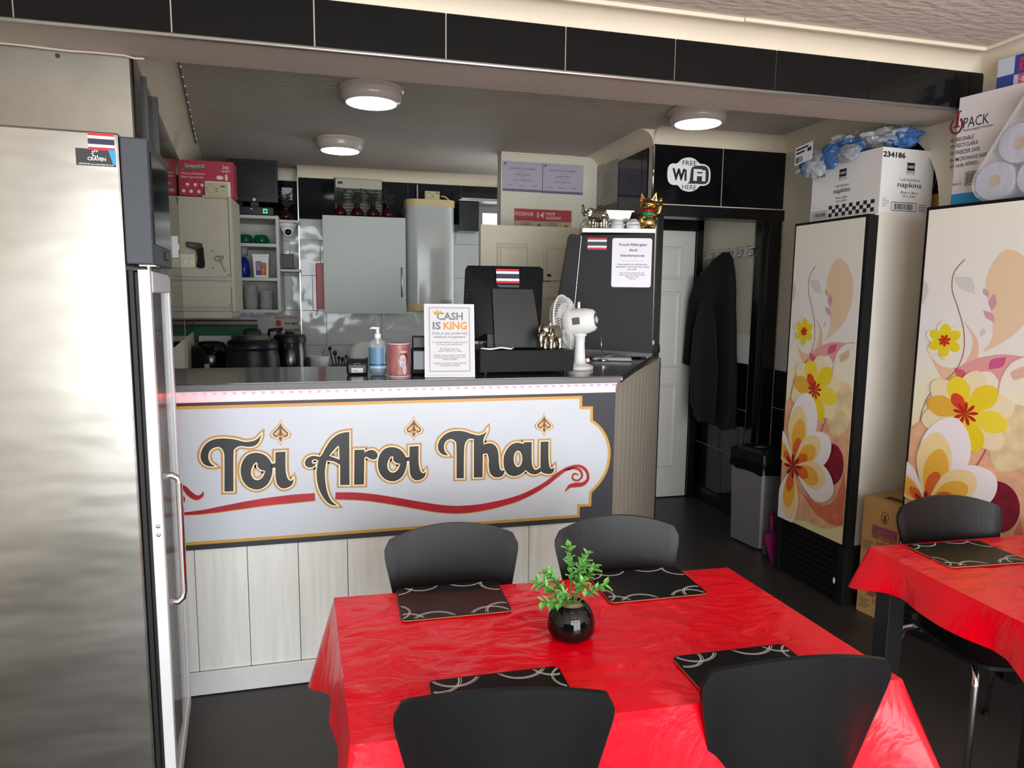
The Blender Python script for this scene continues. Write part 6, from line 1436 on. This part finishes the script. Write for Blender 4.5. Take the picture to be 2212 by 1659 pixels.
def coat(label, rows, X0, thick, m_, seed, hem):
    R = [(onX(l, y, X0), onX(r, y, X0)) for y, l, r in rows]
    o = thing('coat', label, 'coat', (X0, (R[-1][0].y+R[-1][1].y)/2, R[-1][0].z))
    n = 40; zs_ = [r[0].z for r in R]
    def fn(u, v):
        t = v*(len(R)-1); i = min(int(t), len(R)-2); w_ = t-i; w_ = w_*w_*(3-2*w_)
        yl = R[i][0].y*(1-w_)+R[i+1][0].y*w_; yr = R[i][1].y*(1-w_)+R[i+1][1].y*w_; z_ = zs_[i]*(1-(t-i))+zs_[i+1]*(t-i)
        a = 2*pi*u; th = thick*(.35+.65*min(1, v*3))
        fold = 1+.22*v*sin(5*a+seed)+.12*noise.noise(V((cos(a)*2, sin(a)*2, v*4+seed)))
        y_ = (yl+yr)/2+(yl-yr)/2*cos(a)*(1+.06*sin(7*a+seed)*v)
        x_ = X0+th*(.5*sin(a))*fold
        return V((min(x_, XC-.012), y_, z_+hem*v*noise.noise(V((cos(a)*1.5, sin(a)*1.5, seed)))))
    partw('coat_body', B().grid(fn, n, 30, True), m_, o, True)
    return o
c1 = coat('long black hooded coat hanging on the corridor coat rail', [(546, 1562, 1574), (565, 1538, 1582), (595, 1512, 1585), (640, 1500, 1586), (720, 1498, 1588), (800, 1505, 1588), (870, 1520, 1586), (912, 1535, 1582)], 2.745, .13, m_coat, 1.3, .03)
partw('sleeve', B().tube([onX(1515, 600, 2.70), onX(1502, 650, 2.70), onX(1495, 710, 2.70), onX(1489, 760, 2.70), onX(1485, 785, 2.70)], [.04, .05, .05, .045, .04], 12), m_coat, c1, True)
coat('shorter charcoal jacket hanging in front of the black coat', [(650, 1515, 1540), (720, 1498, 1548), (800, 1492, 1550), (860, 1492, 1546), (900, 1500, 1540)], 2.63, .06, m_coat2, 4.1, .04)
# ------------------------------------------------------------------ tables, cloths, place mats
def vinyl(name, rgb):
    m = mat(name, rgb, .26, coat=.1, spec=.4); nt = m.node_tree; b = nt.nodes['Principled BSDF']
    tc = nt.nodes.new('ShaderNodeTexCoord')
    n1 = nt.nodes.new('ShaderNodeTexNoise'); n1.inputs['Scale'].default_value = 7; n1.inputs['Detail'].default_value = 3; n1.inputs['Distortion'].default_value = 1.6
    n2 = nt.nodes.new('ShaderNodeTexNoise'); n2.inputs['Scale'].default_value = 30; n2.inputs['Detail'].default_value = 4
    ad = nt.nodes.new('ShaderNodeMath'); ad.operation = 'MULTIPLY_ADD'; ad.inputs[1].default_value = .22
    mp = nt.nodes.new('ShaderNodeMapping'); mp.inputs['Scale'].default_value = (1.0, 1.9, 1)
    nt.links.new(tc.outputs['Object'], mp.inputs[0]); nt.links.new(mp.outputs[0], n1.inputs[0]); nt.links.new(mp.outputs[0], n2.inputs[0])
    nt.links.new(n2.outputs[0], ad.inputs[0]); nt.links.new(n1.outputs[0], ad.inputs[2])
    u = nt.nodes.new('ShaderNodeBump'); u.inputs['Strength'].default_value = .45; u.inputs['Distance'].default_value = .012
    nt.links.new(ad.outputs[0], u.inputs['Height']); nt.links.new(u.outputs[0], b.inputs['Normal'])
    return m
m_cloth = vinyl('red_vinyl', (238, 0, 30)); m_under = mat('pink_fabric_backing', (236, 190, 200), .8)
m_tleg = mat('black_table_wood', (24, 24, 27), .4)
ZTB = .752
def table(label, clabel, c, a, w, d, drop, seed, corner_flare, legs, skew=0):
    SH = M(((1, -skew, 0, 0), (0, 1, 0, 0), (0, 0, 1, 0), (0, 0, 0, 1)))
    part = lambda n_, b_, m_, p_, s_=False: globals()['part'](n_, b_.move(SH), m_, p_, s_)
    o = thing('dining_table', label, 'table', (c[0], c[1], 0), a, 'dining tables')
    part('table_top', B().box(-w/2+.01, w/2-.01, -d/2+.01, d/2-.01, .715, .747, .003), m_tleg, o)
    part('apron', B().box(-w/2+.06, w/2-.06, -d/2+.06, d/2-.06, .64, .715), m_tleg, o)
    for sx_, sy_ in legs: part('leg', B().box(sx_*(w/2-.055)-.032, sx_*(w/2-.055)+.032, sy_*(d/2-.055)-.032, sy_*(d/2-.055)+.032, 0, .715, .003), m_tleg, o)
    cl = thing('tablecloth', clabel, 'tablecloth', (c[0], c[1], 0), a, 'red vinyl tablecloths')
    # top
    nx, ny = 90, 56
    def wr(x, y):
        e = min(w/2-abs(x), d/2-abs(y)); k = min(1, max(0, e/.06))
        q = noise.noise(V((x*5+seed, y*9, seed))); q2 = noise.noise(V((x*13, y*21+seed, 2)))
        return k*(.0022*max(0, 1-abs(q)*5)+.0014*max(0, 1-abs(q2)*4))
    part('top', B().grid(lambda u, v: V((-w/2+w*u, -d/2+d*v, ZTB+wr(-w/2+w*u, -d/2+d*v))), nx, ny), m_cloth, cl, True)
    # skirt: perimeter walked counter-clockwise
    per = []
    crn = [(-w/2, -d/2), (w/2, -d/2), (w/2, d/2), (-w/2, d/2)]; L_ = [w, d, w, d]
    for s in range(4):
        p0, p1 = V(crn[s]), V(crn[(s+1) % 4]); n = int(L_[s]/.012); nr = V(((p1-p0).y, -(p1-p0).x)).normalized()
        for i in range(n): per.append((p0+(p1-p0)*(i/n), nr, s, i/n*L_[s], L_[s]))
    N = len(per); rows = 12
    def sk(i, j):
        p, nr, s, x, L = per[i % N]; t = j/rows
        d0, d1 = x, L-x; k0 = max(0, 1-d0/.13); k1 = max(0, 1-d1/.13)
        k0 = k0*k0*(3-2*k0); k1 = k1*k1*(3-2*k1)
        tg = V((-nr.y, nr.x))
        q0 = corner_flare[s]; q1 = corner_flare[(s+1) % 4]
        cor = k0*q0+k1*q1
        out = nr*(.0005+.022*t+cor*.55*t+.010*sin(x*17+seed+s)*t*(1-k0)*(1-k1))
        side = -tg*(k0*q0*.55*t)+tg*(k1*q1*.55*t)
        dz = drop[s]*(1+.30*(k0+k1))*t
        dip1 = max(0, 1-abs(d0-.17)/.07)+max(0, 1-abs(d1-.17)/.07)
        out -= nr*(.012*dip1*t)
        bend = .010*(1-cos(min(1, t*6)*pi/2))
        pp = p+out+side+nr*bend*0
        return V((pp.x, pp.y, ZTB-.002*min(1, t*20)-dz))
    vs = [sk(i, j) for j in range(rows+1) for i in range(N)]
    fs_ = [[j*N+i, j*N+(i+1) % N, (j+1)*N+(i+1) % N, (j+1)*N+i] for j in range(rows) for i in range(N)]
    part('skirt', B().raw(vs, fs_), m_cloth, cl, True)
    # pale backing just inside the skirt
    def bk(i, j):
        v = sk(i, j+.0); nr = per[i % N][1]; return v-V((nr.x, nr.y, 0))*.0022
    part('backing', B().raw([bk(i, j) for j in range(1, rows+1) for i in range(N)], [[j*N+i, j*N+(i+1) % N, (j+1)*N+(i+1) % N, (j+1)*N+i] for j in range(rows-1) for i in range(N)]), m_under, cl, True)
    return o, cl
T1 = (.607, 1.571); A1_ = radians(-2.4)
table('black dining table in the foreground under a red cloth', 'red vinyl cloth on the foreground table with the plant', T1, A1_, 1.215, .672, [.20, .24, .20, .22], 1.7, [.05, .16, .05, .10], ((-1, -1), (1, -1), (1, 1), (-1, 1)), .085)
T2 = (2.352, 1.585); A2_ = radians(-2)
table('black dining table against the right wall under a red cloth', 'red vinyl cloth on the table by the right wall', T2, A2_, 1.16, .67, [.115, .115, .115, .115], 5.2, [.05, .03, .03, .05], ((-1, -1), (1, -1), (1, 1), (-1, 1)))
# place mats
m_mat = mat('black_gloss_mat', (10, 10, 11), .34, spec=.22, bump=(3, .03)); m_cork = mat('cork_edge', (176, 140, 100), .8); m_ring = mat('white_ring_print', (226, 226, 224), .4)
pm = thing('place_mat', '', 'place mat')
MW, MH = .298, .205
def rr2(w, h, r, n=6):
    out = []
    for cx_, cy_, a0 in ((w/2-r, -h/2+r, -pi/2), (w/2-r, h/2-r, 0), (-w/2+r, h/2-r, pi/2), (-w/2+r, -h/2+r, pi)): out += [(cx_+r*cos(a0+k*pi/2/n), cy_+r*sin(a0+k*pi/2/n)) for k in range(n+1)]
    return out
part('cork_base', B().prism(rr2(MW, MH, .016), fz, 0, .0022), m_cork, pm)
part('face', B().prism(rr2(MW-.001, MH-.001, .0155), fz, .0022, .0036), m_mat, pm)
rg = B()
def ring(cx_, cy_, r):
    for dr_, dx, dy in ((0, 0, 0), (.0026, .0010, .0006), (.0048, -.0012, .0009)):
        run = []
        for i in range(61):
            a = 2*pi*i/60; x_, y_ = cx_+dx+(r+dr_)*cos(a), cy_+dy+(r+dr_)*sin(a)
            if abs(x_) < MW/2-.003 and abs(y_) < MH/2-.003: run.append((x_, y_))
            else:
                if len(run) > 1: rg.ribbon(run, .00072, fz, .0040+dr_*.02, False, False)
                run = []
        if len(run) > 1: rg.ribbon(run, .00072, fz, .0040+dr_*.02, False, False)
for c in ((-.150, .105, .045), (-.075, .125, .050), (-.165, -.055, .040), (-.135, -.115, .045), (-.06, -.130, .058), (.055, .140, .058), (.145, .085, .046), (.125, -.095, .042), (.09, -.125, .055)): ring(*c)
part('ring_print', rg, m_ring, pm)
ZM_ = ZTB+.0040
def matpos(x, y): return onZ(x, y, ZM_)
cf = lambda p, dx, dy, a: (p.x+dx*cos(a)-dy*sin(a), p.y+dx*sin(a)+dy*cos(a), ZM_)
pA = matpos(867, 1344); pB = matpos(1320, 1304); pC = onZ(1205, 1441, ZM_); pD = onZ(1450, 1421, ZM_); pE = matpos(2055, 1227)
spots = [(cf(pA, MW/2, MH/2, radians(-1)), radians(-1), 'black ring patterned place mat at the far left of the foreground table'),
         (cf(pB, MW/2, MH/2, radians(-1)), radians(-1), 'black ring patterned place mat at the far right of the foreground table'),
         (cf(pC, -MW/2, -MH/2, radians(-1)), radians(179), 'black ring patterned place mat half hidden by the near left chair'),
         (cf(pD, MW/2, -MH/2, radians(-1)), radians(179), 'black ring patterned place mat half hidden by the near right chair'),
         (cf(pE, MW/2, MH/2, radians(-4)), radians(-4), 'black ring patterned place mat on the right hand table')]
for k, (l, a, s) in enumerate(spots): place(pm, k == 0, l, a, s, 'black place mats')
# ------------------------------------------------------------------ chairs (seat looks along +Y, back at -Y)
m_cw = mat('black_stained_plywood', (13, 13, 15), .42, var=(5, .25, (3, 1, .35)), bump=(14, .06, (5, 1, .5)))
ch = thing('dining_chair', '', 'chair')
HC_ = .88
def back(u, v, t):
    # u -1..1 across, v 0..1 up
    wv = .150+.062*min(1, v*1.08)
    s_ = 1 if u >= 0 else -1; au = abs(u)
    x_ = u*wv; top = HC_-.040*u*u
    rc = max(0, au-.90)/.10; top -= .026*(1-math.sqrt(max(0, 1-rc*rc)))
    z_ = .50+(top-.50)*v
    y_ = -.175-.050*v-.035*(1-u*u)
    return V((x_, y_-t, z_))
nb_, nv_ = 28, 16; b = B(); g0 = [[back(-1+2*i/nb_, j/nv_, 0) for i in range(nb_+1)] for j in range(nv_+1)]; g1 = [[back(-1+2*i/nb_, j/nv_, .013) for i in range(nb_+1)] for j in range(nv_+1)]
vs = [p for r in g0 for p in r]+[p for r in g1 for p in r]; K = (nb_+1)*(nv_+1); W__ = nb_+1; fs_ = []
for j in range(nv_):
    for i in range(nb_): a = j*W__+i; fs_ += [[a, a+1, a+1+W__, a+W__], [K+a, K+a+W__, K+a+1+W__, K+a+1]]
for i in range(nb_): a = nv_*W__+i; fs_ += [[a, a+1, K+a+1, K+a], [i, K+i, K+i+1, i+1]]
for j in range(nv_): a = j*W__; c = a+nb_; fs_ += [[a, a+W__, K+a+W__, K+a], [c, K+c, K+c+W__, c+W__]]
part('backrest', b.raw(vs, fs_), m_cw, ch, 50)
so_ = smoothpath([(-.17, -.17), (-.195, -.05), (-.205, .08), (-.185, .165), (-.12, .195), (0, .2), (.12, .195), (.185, .165), (.205, .08), (.195, -.05), (.17, -.17), (.08, -.20), (-.08, -.20)], True, 4)
sb = B().prism(so_, fz, .443, .456); bmesh.ops.bevel(sb.bm, geom=[e for e in sb.bm.edges if e.calc_face_angle(0) > 1.2], offset=.004, segments=2, affect='EDGES')
part('seat', sb, m_cw, ch, 40)
part('spine', B().grid(lambda u, v: V(((u-.5)*.20, -.195-.025*sin(v*pi)*.6-.02*v, .446+.10*v)), 6, 8).grid(lambda u, v: V(((u-.5)*.20, -.208-.025*sin(v*pi)*.6-.02*v, .444+.10*v)), 6, 8), m_cw, ch, True)
def legp(s, pts): return [(s*x, y, z) for x, y, z in pts]
for s in (1, -1):
    part('leg', B().tube(legp(s, [(.215, .185, .0), (.195, .165, .38), (.190, .158, .415), (.175, .135, .432), (.15, .10, .434)]), .0105, 10), m_chrome, ch, True)
    part('leg', B().tube(legp(s, [(.235, -.235, .0), (.200, -.175, .38), (.194, -.165, .415), (.178, -.14, .432), (.15, -.08, .434)]), .0105, 10), m_chrome, ch, True)
    part('frame_rail', B().tube(legp(s, [(.15, -.08, .434), (.145, .01, .435), (.15, .10, .434)]), .0105, 8), m_blackp, ch, True)
    for y_, x_ in ((.185, .215), (-.235, .235)): part('foot_cap', B().cyl((s*x_, y_, 0), (s*x_*.995, y_*.99, .018), .0135, n=10), m_rubber, ch, 40)
def chair(k, x, ytop, facing, a, label):
    # ytop: position of the back's top centre
    off = .25; aa = a if facing > 0 else a+pi
    c = V((x, ytop, 0))+V((-sin(aa), cos(aa), 0))*off
    place(ch, k == 0, (c.x, c.y, 0), aa, label, 'black dining chairs')
chair(0, .350, 2.115, -1, radians(-2), 'black plywood chair at the far left of the foreground table')
chair(1, .895, 2.075, -1, radians(-4), 'black plywood chair at the far right of the foreground table')
chair(2, .300, 1.184, 1, radians(-9), 'black plywood chair at the near left, seen from behind')
chair(3, .925, 1.156, 1, radians(-6), 'black plywood chair at the near right, seen from behind')
chair(4, 2.205, 2.035, -1, radians(-7), 'black plywood chair between the right hand table and the near fridge')
chair(5, 2.16, .98, 1, radians(-3), 'black plywood chair on the near side of the right hand table')
# ------------------------------------------------------------------ potted plant
pp = onZ(1243, 1385, ZTB+.0035)
o = thing('potted_plant', 'glossy black pot with green artificial sprigs on the foreground table', 'potted plant', (pp.x, pp.y+.035, ZTB+.0038))
part('pot', B().lathe([(.046, 0), (.054, .005), (.0595, .018), (.0595, .036), (.055, .056), (.046, .074), (.037, .084), (.034, .085), (.032, .082), (.040, .066)], n=40), mat('black_ceramic', (10, 10, 11), .06), o, True)
part('soil', B().lathe([(.033, .077), (.012, .081), (0, .082)], n=20), mat('straw_filler', (176, 160, 120), .9), o)
m_leaf = mat('fresh_green_leaf', (122, 190, 96), .45, var=(30, .35)); m_stem = mat('green_stem', (74, 118, 56), .5)
lfb = B().grid(lambda u, v: V(((u-.5)*0.0145*sin(min(1, .12+v)*pi*.98)**.7, 0.023*v, .0035*abs(u-.5)*2-.003*v*v)), 4, 6)
lme = None; rd = random.Random(11)
tips = [(-.010, -.005, .230, 9), (.035, .0, .205, 8), (.050, -.01, .175, 7), (-.055, .005, .165, 8), (-.085, -.015, .150, 8), (-.075, -.03, .105, 7), (.070, -.02, .130, 7), (.012, -.035, .150, 7), (-.035, -.035, .130, 6), (.035, .03, .165, 6), (.02, -.01, .185, 7)]
for tx, ty, tz, nl in [(a*1.15, b*1.15, c*1.02, d) for a, b, c, d in tips]:
    p0 = V((tx*.12, ty*.12, .078)); p2 = V((tx, ty, tz)); p1 = V((tx*.45, ty*.45, .078+(tz-.078)*.62))
    bez = lambda t: p0*(1-t)**2+p1*2*t*(1-t)+p2*t*t
    st = part('stem', B().tube([bez(k/6) for k in range(7)], [.0016]*4+[.0012]*3, 5), m_stem, o, True)
    for k in range(nl*2):
        t = .38+.62*k/(nl*2-1); c = bez(t); d = (bez(min(1, t+.05))-bez(t-.05)).normalized()
        if lme is None:
            lf = part('leaf', lfb, m_leaf, st, True); lme = lf.data
        else:
            lf = bpy.data.objects.new('leaf', lme); COL.objects.link(lf); lf.parent = st
        ang = k*2.4+rd.uniform(-.4, .4); n1 = d.orthogonal().normalized(); n2 = d.cross(n1)
        dirv = (n1*cos(ang)+n2*sin(ang))*.75+d*.6; q_ = dirv.to_track_quat('Y', 'Z'); s = rd.uniform(.75, 1.15)
        lf.matrix_local = M.Translation(c) @ q_.to_matrix().to_4x4() @ M.Scale(s, 4)
for x_, y_, z_, ax, az in ((-.062, .03, .155, .9, 2.2), (-.095, .01, .115, .1, 1.7), (.075, -.03, .085, -.5, -1.2), (.062, -.045, .07, -1.0, .3)):
    part('red_petal', B().ell((0, 0, 0), (.005, .016, .003), 8).move(M.Translation((x_, y_, z_)) @ M.Rotation(az, 4, 'Z') @ M.Rotation(ax, 4, 'X')), mat('red_petal', (214, 20, 44), .4), o, True)
# ------------------------------------------------------------------ last small things
tag(mk('wall_cables', B().tube([onY(x, y, 4.93) for x, y in ((384, 428), (379, 470), (384, 520), (386, 560), (380, 585), (374, 610), (372, 650), (374, 690))], .005, 6).tube([onY(x, y, 4.94) for x, y in ((381, 428), (382, 480), (380, 530), (384, 570), (376, 600), (370, 640))], .004, 6), mat('grey_cable_sheath', (120, 114, 104), .5), None, True), 'loose grey cables running down beside the cream unit', 'cable')
b = bpy.data.objects['order_pad']
part('orange_sheet', B().box(-.14, -.02, .02, .075, .0125, .0145, 0, M.Rotation(radians(6), 4, 'Z')), mat('orange_card', (214, 96, 44), .6), b)
f = Fr(fl.p(1.35, 0, .0085), ld, (0, 0, 1))
so = thing('light_switch', 'white switch box on the black left wall', 'switch', f.p(0, 1.86))
partw('box', B().prism([(-.03, 1.80), (.03, 1.80), (.03, 1.92), (-.03, 1.92)], f, 0, .03), m_white, so); partw('rocker', B().prism([(-.012, 1.845), (.012, 1.845), (.012, 1.88), (-.012, 1.88)], f, .03, .035), m_white, so)
